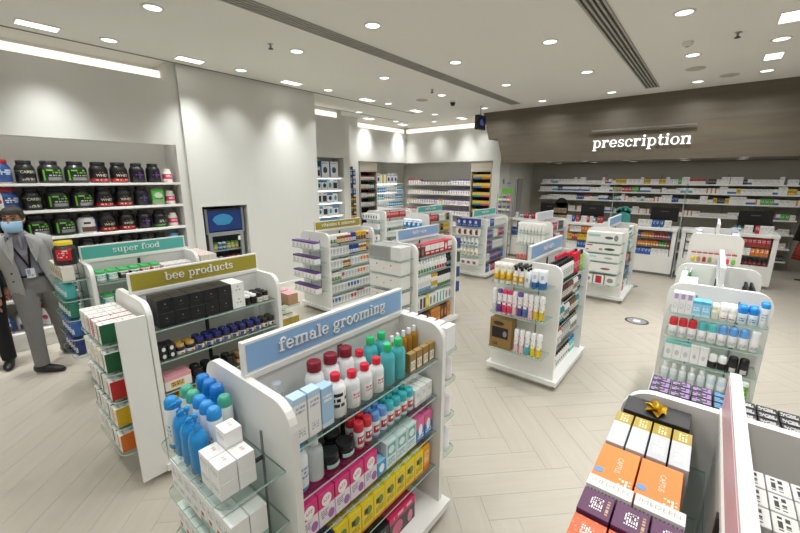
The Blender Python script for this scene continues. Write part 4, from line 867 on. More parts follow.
row(g.front, .80, MK % 'second', [('mk_pal', 3, 4), ('mk_wh', 3, 4), ('mk_pal', 5, 4)], gap=.006, just=False)
row(g.front, .60, MK % 'third', [('mk_wh', 3, 4), ('mk_pal', 5, 4), ('mk_wh', 3, 4)], gap=.006, just=False)
row(g.front, .35, MK % 'fourth', [('mk_pen', 20, 2)], gap=.02, just=False)
kbox('mk_lil', .10, .05, .17, pack('a98ac0', [('x', .5, 1.1, '6a3a80'), ('t', .1, .9, .3, .8, 'e8dcf0', 3)], .4), 'tall violet carton')
x_, y_ = g.front.at(.49, .05); place('mk_lil', x_, y_, 1.0, .3, MK % 'top')
# far end
e = g.far
kbox('ge_lil', .062, .045, .20, pack('2a2730', [('T', .06, .94, .1, .9, 'b088c8', 3, 3), ('r', .1, .9, .2, .8, 'b088c8')], .4), 'lilac and black carton')
kbox('ge_blue', .062, .045, .20, pack('20262e', [('T', .06, .94, .1, .9, '4a9ad0', 3, 3), ('r', .1, .9, .2, .8, '4a9ad0')], .4), 'blue and black carton')
kbox('ge_blk', .055, .045, .19, pack('222124', [('T', .1, .9, .2, .8, 'd8d6d4', 4, 14), ('r', .1, .9, .2, .8, 'b8b6b4')], .4), 'black and white carton')
row(e, 1.0, 'on the top end shelf of the edge-on stand', [('ge_blk', 4, 4), ('ge_blue', 1, 4), ('ge_lil', 3, 4)], just=False, u0=.0, gap=.003)
row(e, .75, 'on the second end shelf of the edge-on stand', [('ge_lil', 4, 2), ('ge_blk', 4, 2)], just=False, u0=.0)

CART[0] = 'skin_care_carton'; BOTT[0] = 'skin_care_bottle'; CAP[0] = 1
# ================================================================== SKIN CARE STAND
g = stand('white shelf stand of skin care with plain white sign board', 3.50, 4.42, -.13, SIGN_WHITE, None, [.10, .35, .60, .83, 1.04], near=(.32, .51, .69, .87, 1.05), sides=(-1, 1), hw=.30)
SC = 'of the skin care stand'; e = g.near
kbox('sc_lil', .038, .04, .15, pack('eeedee', [('r', .2, .8, .7, .95, 'b89ad0'), ('t', .2, .8, .2, .5, 'c0c0c8', 3)]), 'tall white carton with lilac square')
kbox('sc_sky', .05, .045, .11, pack('8fd0ee', [('z', .82, 1.1, '5ab4e0'), ('t', .15, .85, .3, .6, 'ffffff', 2), ('z', 0, .15, 'c8e6f4')]), 'sky blue carton')
kbottle('sc_cream', .045, .10, pack('ecead8', [('t', .2, .8, .3, .6, 'c0b890', 2)], .3), mat('e8e4cc', .35), 'cream bottle', .25, .8, capr=.9, n=12)
kbottle('sc_wht', .045, .11, pack('f0efee', [('r', .2, .8, .2, .3, 'c04040')], .3), CAPW, 'white roll-on bottle', .4, .8, capr=.95, n=12)
kcan('sc_bluecap', .052, .12, pack('dcebf4', [('t', .2, .8, .2, .6, '4a8ac0', 2)], .3), mat('1f86d6', .3), 'white pot with bright blue cap', .4, 'pot', 'pot')
kcan('sc_tallblue', .046, .16, pack('eaf0f4', [('t', .2, .8, .3, .7, '8ab0d0', 3)], .3), mat('2a8fdc', .3), 'tall white bottle with blue cap', .2, 'bottle', 'bottle')
row(e, 1.05, 'on the top end shelf '+SC, [('sc_lil', 3, 2), ('sc_sky', 2, 2), ('sc_cream', 1, 2), ('sc_wht', 2, 2), ('sc_bluecap', 2, 2), ('sc_tallblue', 2, 2)], just=True)
for nm, c in (('red', 'd83038'), ('teal', '5ac0c4'), ('blue', '6aa4e4'), ('white', 'efeeec')):
    kcan('sc_'+nm, .054, .14, pack('f0efee', [('r', .15, .85, .15, .5, 'e6eaee'), ('t', .2, .8, .2, .45, 'a0a4ac', 2)], .3), mat(c, .35), 'white deodorant pot with %s cap' % nm, .42, 'deodorant', 'deodorant')
row(e, .87, 'on the second end shelf '+SC, [('sc_red', 3, 2), ('sc_teal', 2, 2), ('sc_blue', 3, 2), ('sc_white', 1, 2)])
kbox('sc_trian', .05, .05, .14, pack('efeeed', [('disc', .5, .4, .25, .15, 'c4c6ca'), ('z', .85, 1.1, '7ac4c0')]), 'white carton with aqua top')
kbox('sc_plain', .05, .05, .14, pack('efeeed', [('disc', .5, .4, .2, .12, 'c4c6ca')]), 'plain white carton with grey emblem')
kcan('sc_wb', .052, .10, mat('232123', .35), CAPW, 'dark pot with white cap', .5, 'pot', 'pot'); kcan('sc_bl', .055, .115, pack('2a2829', [('r', .2, .8, .1, .5, 'd8d4d0')], .35), BLACKC, 'black pot', .35, 'pot', 'pot')
row(e, .69, 'on the third end shelf '+SC, [('sc_trian', 3, 2), ('sc_plain', 2, 2), ('sc_wb', 2, 2), ('sc_bl', 3, 2)])
kbottle('sc_clr', .046, .145, pack('e0e4e6', [('z', .2, .5, 'c8d4da')], .2), CAPW, 'frosted bottle', .25, .5, n=12)
kcan('sc_lb', .05, .12, pack('cfe2f2', [('z', .3, .6, 'f0f4f8')], .3), CAPW, 'pale blue can', .2)
kcan('sc_gr', .05, .13, pack('6ab03a', [('dots', 60, .3, 'd8e8a0')], .3), CAPW, 'green patterned can', .2)
row(e, .51, 'on the fourth end shelf '+SC, [('sc_clr', 5, 2), ('sc_lb', 3, 2), ('sc_gr', 1, 2)]); row(e, .32, 'on the lowest end shelf '+SC, [('sc_clr', 4), ('sc_plain', 4)])
ktube('sc_paste', .05, .035, .15, pack('f0f1f0', [('z', .2, .9, '2e9a58'), ('t', .2, .8, .3, .8, 'ffffff', 2)], .3), CAPW, 'green and white tube')
kbox('sc_paster', .045, .04, .15, pack('eff0ee', [('z', .2, .6, '2e8a4e'), ('r', .2, .8, .65, .85, '2a5a9a')]), 'green and white carton')
kbox('sc_bigwhite', .22, .12, .14, pack('e6e6e6', [('disc', .2, .3, .02, .03, '8a8a8a')], .3), 'large plain pale carton')
row(g.rear, 1.04, 'on the top shelf, toothpaste side, '+SC, [('sc_paste', 3, 2), .005, ('sc_paster', 4), ('sc_bigwhite', 2, 1)], just=False)
kbottle('sc_nail', .035, .085, mat('1c1b1d', .2), BLACKC, 'small black bottle', .45, .5, n=10)
row(g.front, 1.04, 'on the top shelf, small bottle side, '+SC, [.06, ('sc_nail', 20, 5)], just=False, gap=.006)
row(g.front, .83, 'on the second shelf, small bottle side, '+SC, [('sc_nail', 20, 2)], just=False, gap=.006)

CART[0] = 'appliance_carton'; BOTT[0] = 'small_bottle'; CAP[0] = 1
# ================================================================== APPLIANCE STAND
g = stand('white shelf stand of boxed appliances with small blue sign', 6.85, 7.85, 1.25, SIGN_BLUE, None, [.10, .34, .58, .82, 1.05], near=(.33, .53, .71, .85, 1.01), hw=.30)
AP = 'of the appliance stand'
def ap(key, h, els, ds): kbox(key, .50, .19, h, pack('e9e8e5', els), ds)
ap('ap_1', .16, [('r', .05, .4, .55, .8, '9ad0d0'), ('disc', .65, .5, .12, .14, '5a5a5a'), ('disc', .85, .5, .06, .3, '8a8a8a')], 'wide white hair dryer carton')
ap('ap_2', .13, [('r', .02, .2, .75, .9, 'c83a3a'), ('r', .02, .1, .2, .35, 'c83a3a'), ('disc', .7, .45, .15, .16, '4a4a4e'), ('disc', .45, .4, .06, .14, 'b09080')], 'wide white clipper carton with red word')
ap('ap_3', .11, [('r', .05, .35, .5, .75, '9ad0d0'), ('disc', .7, .5, .12, .16, 'b0b0b0')], 'wide white carton with pale aqua word')
ap('ap_4', .15, [('r', .02, .15, .75, .9, 'c83a3a'), ('disc', .65, .4, .14, .12, '8a6a58')], 'wide white carton with small tools')
for zz, k_, o_ in ((1.01, 'ap_1', 'top'), (.85, 'ap_2', 'second'), (.71, 'ap_3', 'third'), (.53, 'ap_4', 'fourth')): row(g.near, zz, 'on the %s end shelf %s' % (o_, AP), [(k_, 1)], just=False, v0=.01)
kbox('ap_5', .15, .15, .15, pack('e9e8e5', [('r', .2, .8, .1, .9, 'b02a38')]), 'red and white device carton'); kbox('ap_6', .15, .15, .15, pack('e6e4e0', [('disc', .5, .5, .3, .25, '8a8a88')]), 'white device carton')
row(g.near, .33, 'on the lowest end shelf '+AP, [('ap_6', 1), ('ap_5', 1), ('ap_6', 1)], just=True)
def mixrow(fr, z, loc, keys, wmax=None, deep=1, seed=1, v0=.02, run=(1, 4), gapp=.15):
    """a shelf of mixed goods in runs"""
    rr = random.Random(seed); u = .01
    while u < fr.L-.03:
        k_ = rr.choice(keys); q = K[k_]
        if rr.random() < gapp: u += rr.uniform(.01, .05)
        for _ in range(rr.randint(*run)):
            if u+q['w'] > fr.L-.005: u = 99; break
            v = v0
            for j in range(deep):
                if v+q['d'] > fr.D: break
                x, y = fr.at(u+q['w']/2, v+q['d']/2); place(k_, x, y, z, fr.rz, loc); v += q['d']+.004
            u += q['w']+.003
    return
def sm(key, base, els, w, d, h, ds): kbox(key, w, d, h, pack(base, els), ds, ds.replace(' ', '_'))
sm('m_white', 'e9e7e3', [('t', .15, .85, .4, .8, '9aa0a8', 2, 10)], .06, .07, .145, 'small white carton'); sm('m_blue', '2f5aa0', [('t', .15, .85, .4, .8, 'e8eef8', 2, 10)], .06, .07, .145, 'small blue carton')
sm('m_red', 'b8323a', [('t', .15, .85, .4, .8, 'f4e0e0', 2, 10)], .06, .07, .145, 'small red carton'); sm('m_green', '3f8a4a', [('t', .15, .85, .4, .8, 'e8f4e8', 2, 10)], .06, .07, .145, 'small green carton')
sm('m_yellow', 'd8b230', [('t', .15, .85, .4, .8, '503a10', 2, 10)], .06, .07, .145, 'small yellow carton'); sm('m_orange', 'd8762e', [('t', .15, .85, .4, .8, 'fff0e0', 2, 10)], .06, .07, .145, 'small orange carton')
sm('m_purple', '6a4a8e', [('t', .15, .85, .4, .8, 'f0e4f4', 2, 10)], .06, .07, .145, 'small purple carton'); sm('m_teal', '3f9aa0', [('t', .15, .85, .4, .8, 'e8f6f6', 2, 10)], .06, .07, .145, 'small teal carton')
sm('m_black', '2a292b', [('t', .15, .85, .4, .8, 'b0aeb0', 2, 10)], .06, .07, .145, 'small black carton')
kbottle('m_bw', .06, .13, pack('ecebe8', [('z', .2, .6, '7ab0c8')], .3), mat('3a8aa8', .35), 'white bottle with teal cap', .25, .6, n=10)
MIX = ['m_white', 'm_blue', 'm_red', 'm_green', 'm_yellow', 'm_orange', 'm_purple', 'm_teal', 'm_black']
for i, zz in enumerate((1.05, .82, .58, .34, .10)): mixrow(g.front, zz, 'on the %s shelf %s' % (ORD[i], AP), MIX if i else ['m_bw', 'm_white', 'm_yellow'], seed=20+i, deep=1)

CART[0] = 'dental_carton'; BOTT[0] = 'mouthwash_bottle'; CAP[0] = 1
# ================================================================== ORAL CARE STAND
g = stand('white shelf stand with teal sign beside the wood header shelves', 6.85, 7.85, 3.7, SIGN_TEAL, 'oral care', [.10, .34, .58, .82, 1.05], near=(.50, .70, .90, 1.07), lh=.036)
OC = 'of the oral care stand'; e = g.near
kbox('oc_blue', .12, .10, .155, pack('263c86', [('disc', .5, .6, .25, .22, 'c8cce0'), ('t', .1, .9, .1, .3, 'a8b4dc', 2)]), 'dark blue carton with pale motif')
kbox('oc_rw', .12, .10, .13, pack('ecebe8', [('r', .5, .95, .1, .9, 'b82a30'), ('disc', .6, .5, .18, .3, '2a2628')]), 'red and white carton')
kbottle('oc_wb', .07, .15, pack('eeedea', [('r', .2, .8, .25, .5, '4a6aa8')], .3), CAPW, 'white mouthwash bottle', .2, .6, n=12)
kbottle('oc_yb', .07, .15, pack('eeedea', [('r', .2, .8, .2, .6, 'd0a838')], .3), CAPW, 'white and gold bottle', .2, .6, n=12)
kbox('oc_or', .12, .10, .12, pack('e6e4e0', [('r', .2, .8, .2, .7, 'd0703a'), ('disc', .5, .5, .2, .2, '3a5a98')]), 'white and orange carton')
row(e, 1.07, 'on the top end shelf '+OC, [('oc_blue', 4)]); row(e, .90, 'on the second end shelf '+OC, [('oc_rw', 4)]); row(e, .70, 'on the third end shelf '+OC, [('oc_wb', 6, 2)])
row(e, .50, 'on the fourth end shelf '+OC, [('oc_yb', 6, 2)])
glass_shelf('end_shelf', -.74, -.5, -.27, .27, .30, g.o, (0, 0, 1, 1)); row(e, .30, 'on the lowest end shelf '+OC, [('oc_or', 4)])
for i, zz in enumerate((1.05, .82, .58, .34, .10)): mixrow(g.front, zz, 'on the %s shelf %s' % (ORD[i], OC), ['m_white', 'm_red', 'm_blue', 'm_white', 'm_teal', 'm_orange', 'm_purple', 'm_white'], seed=40+i, deep=1)

CART[0] = 'baby_care_carton'; BOTT[0] = 'baby_bottle'; CAP[0] = 1
# ================================================================== TWO STANDS BY THE BATTERY RACK, WHITE-SIGNED STAND, BLISTER STAND
g = stand('white shelf stand with teal sign and sky blue packs on its end', 6.85, 7.85, 5.1, SIGN_TEAL, 'mother care', [.10, .34, .58, .82, 1.05], near=(.30, .52, .74, .94), lh=.036)
BC = 'of the sky blue pack stand'; e = g.near
kpouch('bc_blue', .12, .10, .185, pack('2f8fd0', [('z', .6, 1.1, 'e6eaee'), ('disc', .5, .4, .25, .16, 'e8e0d8'), ('t', .2, .8, .68, .85, '4a8ac0', 1, 8)], .4), 'blue and white soft pack', 'soft_pack', 'pack')
kbox('bc_wr', .06, .08, .16, pack('eceae8', [('z', .85, 1.1, 'c83a58'), ('disc', .5, .4, .15, .12, '3a3a50')]), 'white carton with crimson top')
row(e, .94, 'on the top end shelf '+BC, [('bc_blue', 4)]); row(e, .74, 'on the second end shelf '+BC, [('bc_wr', 7)]); row(e, .52, 'on the third end shelf '+BC, [('bc_blue', 4)]); row(e, .30, 'on the lowest end shelf '+BC, [('bc_wr', 7)])
for i, zz in enumerate((1.05, .82, .58, .34, .10)): mixrow(g.front, zz, 'on the %s shelf %s' % (ORD[i], BC), ['m_white', 'm_white', 'm_red', 'm_black', 'm_white', 'm_yellow'], seed=60+i, deep=1)
g = stand('white unsigned shelf stand close to the back wall recess', 6.85, 7.85, 6.36, None, None, [.10, .34, .58, .82, 1.05], near=(.30, .52, .78, 1.02))
US = 'of the unsigned stand'; e = g.near
kbox('us_w', .08, .09, .15, pack('eceae8', [('r', .3, .7, .3, .7, '3a3c48'), ('z', 0, .1, 'a8c8dc')]), 'white carton with dark figure'); kbox('us_w2', .06, .09, .15, pack('eceae8', [('z', 0, .16, '3a8ac0'), ('t', .2, .8, .4, .8, 'c0c4ca', 3)]), 'white carton with blue foot')
row(e, 1.02, 'on the top end shelf '+US, [('us_w', 6)]); row(e, .78, 'on the second end shelf '+US, [('us_w2', 8)]); row(e, .52, 'on the third end shelf '+US, [('us_w', 6)]); row(e, .30, 'on the lowest end shelf '+US, [('us_w2', 8)])
for i, zz in enumerate((1.05, .82, .58, .34, .10)): mixrow(g.front, zz, 'on the %s shelf %s' % (ORD[i], US), ['m_white', 'm_white', 'm_red', 'm_orange', 'm_white', 'm_black'], seed=80+i, deep=1)
g = stand('white shelf stand with pale sign and rows of white tubes on its end', 7.05, 8.0, 2.5, SIGN_WHITE, None, [.10, .34, .58, .82, 1.05], near=(.34, .52, .80, 1.02))
WT = 'of the white tube stand'; e = g.near
ktube('wt_tube', .06, .05, .19, pack('efeeea', [('t', .2, .8, .3, .7, 'dcdad4', 3)], .35), CAPW, 'plain white tube')
row(e, 1.02, 'on the top end shelf '+WT, [('wt_tube', 8, 2)]); row(e, .80, 'on the second end shelf '+WT, [('wt_tube', 8, 2)])
kpouch('wt_blue', .10, .08, .15, pack('4a86c4', [('r', .2, .8, .3, .8, 'c8dcf0')], .4), 'light blue sachet'); kpouch('wt_red', .06, .06, .10, pack('b83a34', [('dots', 60, .4, 'e0a090')], .4), 'red sweets sachet')
row(e, .52, 'on the third end shelf '+WT, [('wt_red', 4, 3), ('wt_blue', 2, 2)]); row(e, .34, 'on the lowest end shelf '+WT, [('wt_red', 8, 3)])
for i, zz in enumerate((1.05, .82, .58, .34, .10)): mixrow(g.front, zz, 'on the %s shelf %s' % (ORD[i], WT), ['m_black', 'm_purple', 'm_white', 'm_red', 'm_white'], seed=100+i, deep=1)
g = stand('white shelf stand with hanging blister packs on its end', 6.95, 7.9, -.12, SIGN_WHITE, None, [.10, .34, .58, .82, 1.05], near=(), hw=.30)
BS = 'on the blister pack stand'
def blister(key, c, ds):
    mb = MB().box(-.028, .028, -.001, .001, 0, .15); card = mb.mesh('blister_pack', pack('eeece8', [('z', .86, 1.1, 'c83848'), ('r', .1, .9, .45, .8, 'e0dcd4')]))
    bub = MB().lathe([(.02, .01), (.022, .03), (.02, .07), (.008, .085)], 10, 0, 0, -.004, True, .6).mesh('bubble', mat(c, .25))
    kind(key, 'blister_pack', ds, 'blister pack', .056, .03, .15, [('blister_pack', card), ('bubble', bub)])
for c, n_ in (('d8c030', 'yellow'), ('b88a40', 'amber'), ('a83030', 'red'), ('8a9a5a', 'olive'), ('c8c4bc', 'white'), ('3a3a3c', 'black'), ('e04a6a', 'pink'), ('7ac04a', 'lime')): blister('bl_'+n_, c, '%s bubble blister pack hanging by a red header' % n_)
fr = g.near
for zz, sq in ((.82, 'yellow amber red olive white black pink lime'), (.60, 'amber white olive red lime yellow black white')):
    for i, n_ in enumerate(sq.split()):
        x, y = fr.at(.035+i*.064, .19); place('bl_'+n_, x, y, zz, fr.rz, BS)
        MB().tube([(6.95, y, zz+.155), (x-.03, y, zz+.155)], .003, 6).build('hook', STEEL, g.o, (-(6.95+7.9)/2, .12, 0))
for i, zz in enumerate((1.05, .82)): mixrow(g.front, zz, 'on the %s shelf of the blister pack stand' % ORD[i], ['m_white', 'm_red', 'm_blue'], seed=120+i)
mixrow(g.rear, 1.05, 'on the top rear shelf of the blister pack stand', ['m_white', 'm_red', 'm_blue'], seed=125)

# ================================================================== WALL SHELVES
def shelf_board(name, x0, x1, y0, y1, z, lab, grp=None, th=.03):
    t = empty(name, ((x0+x1)/2, (y0+y1)/2, z-th), lab, 'shelf', group=grp); a, b = (x1-x0)/2, (y1-y0)/2
    MB().box(-a, a, -b, b, 0, th).build('board', WHITE, t)
    n = max(2, int(2*max(a, b)/.9)+1)
    for i in range(n):
        if a > b: xx = -a+.05+(2*a-.1)*i/(n-1); MB().box(xx-.008, xx+.008, -b*.6, b, -.014, -.0005).build('bracket', GREY, t)
        else: yy = -b+.05+(2*b-.1)*i/(n-1); MB().box(-a*.6, a, yy-.008, yy+.008, -.014, -.0005).build('bracket', GREY, t)
    return t
# ---- protein tub wall
CART[0] = 'device_carton'; BOTT[0] = 'toiletry_bottle'; CAP[0] = 1
YS = 6.10
WHT = mat('efe9df', .5); LIME = mat('7ad03a', .5)
ktub('pt_blue', .225, .262, pack('30508e', [('x', -.1, .28, 'e8e6e2'), ('t', .35, .95, .4, .68, 'dfe6f0', 3, 12), ('z', 0, .06, 'b8a888'), ('disc', .14, .5, .1, .12, 'c02a34')], .35), mat('c22a32', .35), 'blue supplement tub with red lid', lidr=.8)
ktub('pt_carb', .18, .258, pack('1b1a1a', [('z', .62, .66, '6a8a30'), ('r', .15, .85, .12, .3, '3a3a34'), ('t', .2, .8, .14, .28, 'c8c8b8', 2, 10)], .3), BLACKC, 'black supplement tub lettered CARBO', [('CARBO', .042, WHT, .44)], lidr=.75)
ktub('pt_green', .225, .26, pack('1d1f1d', [('r', .1, .16, .15, .7, '6ac030'), ('t', .22, .9, .48, .72, '74cc34', 2, 9), ('r', .25, .9, .15, .32, '8a8e8a'), ('t', .25, .9, .34, .44, 'd8d8d4', 1, 14)], .3), mat('232424', .3), 'black supplement tub with lime green print')
ktub('pt_whey', .20, .262, pack('1a1616', [('z', .06, .24, 'b8242a'), ('t', .15, .85, .1, .2, 'f0c8a0', 1, 14), ('t', .35, .65, .55, .6, 'c8a050', 1, 14)], .3), BLACKC, 'black and red supplement tub lettered WHEY', [('WHEY', .047, WHT, .30)], lidr=.8)
ktub('pt_purple', .18, .258, pack('17161b', [('r', .46, .56, .25, .66, '6a3a9a'), ('t', .25, .8, .42, .5, '9a78c0', 1, 14)], .3), BLACKC, 'black supplement tub with purple mark', lidr=.72)
ktub('pt_pink', .125, .19, pack('efe4da', [('z', .3, .72, 'd83a68'), ('t', .15, .85, .42, .62, 'ffe8f0', 2, 10)], .35), mat('efe8e0', .35), 'small white and pink supplement tub', lidr=.75)
kpouch('pt_pouch', .17, .08, .22, pack('5cc84e', [('disc', .5, .6, .3, .18, 'e8ece4'), ('z', 0, .28, '9ab08a'), ('t', .15, .85, .32, .42, '2a5a28', 1, 10)], .45), 'lime green standing pouch')
ktub('pt_photo', .20, .24, pack('e6e6e8', [('r', .1, .9, .1, .4, '6a4030'), ('t', .12, .88, .5, .7, '2a2a2c', 1, 8), ('x', .82, 1.1, '2a5aa8')], .35), BLACKC, 'white supplement tub with brown picture', lidr=.75)
ktub('pt_lime', .18, .24, pack('1b1a1c', [('z', .1, .2, '4aa03a'), ('t', .2, .8, .3, .5, 'c8ccc4', 2, 10)], .3), BLACKC, 'black supplement tub with green stripe', lidr=.75)
ktub('pt_bw', .16, .22, pack('e8eaec', [('z', .0, .5, '3a6ab0'), ('t', .2, .8, .55, .7, '3a6ab0', 1, 8)], .35), mat('5aa8e0', .35), 'white and blue supplement tub', lidr=.75)
fr = Frame(-1.2, YS+.01, '-y', 3.575, .38)
seqs = {1.94: ['pt_green', 'pt_carb', 'pt_green', 'pt_blue', 'pt_carb', 'pt_green', 'pt_green', 'pt_whey', 'pt_whey', 'pt_purple', 'pt_purple', 'pt_pink'],
        1.63: ['pt_carb', 'pt_green', 'pt_green', 'pt_blue', 'pt_carb', 'pt_green', 'pt_green', 'pt_whey', 'pt_whey', 'pt_purple', 'pt_pouch', 'pt_pink'],
        1.31: ['pt_green', 'pt_whey', 'pt_green', 'pt_carb', 'pt_green', 'pt_green', 'pt_photo', 'pt_whey', 'pt_whey', 'pt_purple', 'pt_lime', 'pt_pink'],
        .98: ['pt_whey', 'pt_green', 'pt_whey', 'pt_carb', 'pt_green', 'pt_green', 'pt_whey', 'pt_whey', 'pt_whey', 'pt_purple', 'pt_lime', 'pt_bw'],
        .62: ['pt_whey', 'pt_green', 'pt_whey', 'pt_carb', 'pt_photo', 'pt_green', 'pt_blue', 'pt_whey', 'pt_whey', 'pt_purple', 'pt_lime', 'pt_bw'],
        .22: ['pt_whey', 'pt_green', 'pt_photo', 'pt_photo', 'pt_blue', 'pt_photo', 'pt_blue', 'pt_whey', 'pt_whey', 'pt_purple', 'pt_lime', 'pt_bw']}
for i, zz in enumerate((1.94, 1.63, 1.31, .98, .62)):
    shelf_board('wall_shelf', -3, 2.355, YS-.03, 6.49, zz, '%s white shelf of the protein tub wall' % ['topmost', 'second', 'third', 'fourth', 'fifth'][i])
t = empty('shelf_plinth', (-.28, 6.2, 0), 'white plinth at the foot of the protein tub wall', 'plinth')
MB().box(-2.72, 2.635, -.15, .3, .16, .22).build('top', WHITE, t); MB().box(-2.72, 2.635, -.12, .3, 0, .16).build('front', WHITE, t)
US_ = {1.94: .27, 1.63: .30, 1.31: .32, .98: .35, .62: .35, .22: .35}
for zz, sq in seqs.items():
    u = fr.L-.06
    for k_ in reversed(sq):
        q = K[k_]; u -= q['w']+.018
        if u < .02: break
        x, y = fr.at(u+q['w']/2, .03+q['d']/2); place(k_, x, y, zz, R_.uniform(-.08, .08)+.12, 'on the %s shelf of the protein tub wall' % {1.94: 'topmost', 1.63: 'second', 1.31: 'third', .98: 'fourth', .62: 'fifth', .22: 'lowest'}[zz])
# ---- drinks cooler in the pier niche
t = empty('drinks_cooler', (2.965, 6.42, 0), 'black and steel drinks cooler with blue header in the wall niche', 'cooler')
CW, CD = .31, .30
MB().box(-CW, -CW+.03, -CD, CD, .0, 1.52).box(CW-.03, CW, -CD, CD, 0, 1.52).box(-CW+.03, CW-.03, CD-.03, CD, 0, 1.52).box(-CW+.03, CW-.03, -CD, CD-.03, 1.49, 1.52).box(-CW+.03, CW-.03, -CD, CD-.03, 0, .12).build('cabinet', mat('3a3a3c', .4), t)
hd = MB().box(-CW+.03, CW-.03, -CD-.02, -CD+.06, 1.17, 1.49).build('header_box', mat('1b2f66', .3, emit='24509a', estr=.15), t)
MB().lathe([(.001, -.04), (.10, -.03), (.15, .02), (.17, .06), (.12, .11), (.04, .135), (.001, .14)], 24, 0, 0, 0, True, .05).build('blue_motif', mat('3f9bd0', .35), hd, (-.03, -CD-.02, 1.3))
for sx in (-1, 1): MB().lathe([(.022, .0), (.022, .40)], 10).build('corner_post', STEEL, t, (sx*(CW-.012), -CD-.025, 1.13))
dr = MB().box(-CW+.02, -CW+.075, -CD-.03, -CD-.002, .12, 1.15).box(CW-.075, CW-.02, -CD-.03, -CD-.002, .12, 1.15).box(-CW+.075, CW-.075, -CD-.03, -CD-.002, 1.09, 1.15).box(-CW+.075, CW-.075, -CD-.03, -CD-.002, .12, .2).build('door_frame', mat('9fa1a3', .35, .3), t)
MB().box(-CW+.075, CW-.075, -CD-.02, -CD-.014, .2, 1.09).build('door_glass', CLEAR, dr)
for zz in (.35, .60, .84): MB().box(-CW+.035, CW-.035, -CD+.03, CD-.04, zz-.012, zz).build('wire_shelf', mat('c8c8c8', .4), t)
MB().box(-CW+.06, CW-.06, -CD+.002, -CD+.022, 1.10, 1.115).build('interior_light', lamp_mat('cooler_led', (.9, .96, 1), 8.), t)
MB().box(.19, .23, -CD-.032, -CD-.0305, .99, 1.06).build('price_sticker', mat('e8e4e0', .5), dr)
for c, ds, lid in (('c03038', 'red', 'e8e6e2'), ('e8e4dc', 'white', 'c03038'), ('e0b830', 'yellow', '3a8a3a'), ('4a78b0', 'blue', 'e8e6e2')): kcan('dk_'+ds, .065, .13, pack(c, [('z', .3, .6, 'f0ece8' if ds != 'white' else 'c03038')], .3), mat(lid, .35), '%s drink bottle' % ds, .2, 'drink_bottle', 'bottle', n=10)
fr = Frame(2.965-CW+.045, 6.42-CD+.035, '-y', .53, .4)
for zz, o_, sq in ((.84, 'top', [('dk_yellow', 2), ('dk_blue', 2), ('dk_yellow', 3)]), (.60, 'middle', [('dk_red', 3), ('dk_white', 4)]), (.35, 'lowest', [('dk_red', 4), ('dk_blue', 3)])): row(fr, zz, 'on the %s shelf of the drinks cooler' % o_, sq)
fr = Frame(2.965-CW+.045, 6.42-CD+.035, '-y', .53, .4)
# ---- lit recess with boxed devices beside the pier
MB_ = None
LEDS = lamp_mat('shelf_led', (.92, .97, 1), 6.)
def led_bar(x0, x1, y0, y1, z, lab, grp):
    t = empty('shelf_light', ((x0+x1)/2, (y0+y1)/2, z), lab, 'light', group=grp)
    MB().box(-(x1-x0)/2, (x1-x0)/2, -(y1-y0)/2, (y1-y0)/2, -.012, 0).build('led_bar', LEDS, t)
def dev(key, w, h, els, ds, base='e4e8ea'): kbox(key, w, .12, h, pack(base, els), ds)
dev('dv_big', .24, .34, [('disc', .5, .45, .25, .2, '3a4a60'), ('t', .1, .9, .8, .92, '4a80b0', 1), ('x', -.1, .08, '3a7ab0')], 'large white device carton'); dev('dv_blue', .15, .20, [('disc', .5, .45, .3, .25, '2a3a50'), ('z', .8, 1.1, '2f7ab0')], 'white and blue device carton'); dev('dv_dark', .14, .22, [('r', .1, .9, .1, .7, '2a2c30'), ('t', .1, .9, .78, .95, '5a5a60', 1)], 'white device carton with dark picture'); dev('dv_teal', .13, .19, [('disc', .5, .5, .3, .3, '3a9aa0')], 'white device carton with teal disc')
fr = Frame(5.47, 6.87, '-y', .78, .36)
for i, (zz, sq) in enumerate(((2.03, ['dv_dark', 'dv_big', 'dv_big']), (1.75, ['dv_blue', 'dv_blue', 'dv_teal', 'dv_dark']), (1.46, ['dv_dark', 'dv_dark', 'dv_blue', 'dv_teal']), (1.16, ['dv_blue', 'dv_dark', 'dv_teal', 'dv_blue']), (.86, ['dv_blue'] * 4))):
    shelf_board('recess_shelf', 5.45, 6.27, 6.87, 7.24, zz, '%s shelf of the lit recess beside the pier' % ['topmost', 'second', 'third', 'fourth', 'fifth'][i])
    row(fr, zz, 'on the %s shelf of the lit recess' % ['topmost', 'second', 'third', 'fourth', 'fifth'][i], [(k_, 1) for k_ in sq])
    if i: led_bar(5.5, 6.22, 6.89, 6.91, (2.03, 1.75, 1.46, 1.16)[i-1]-.0305, 'thin white light under a shelf of the lit recess', 'lights under the recess shelves')
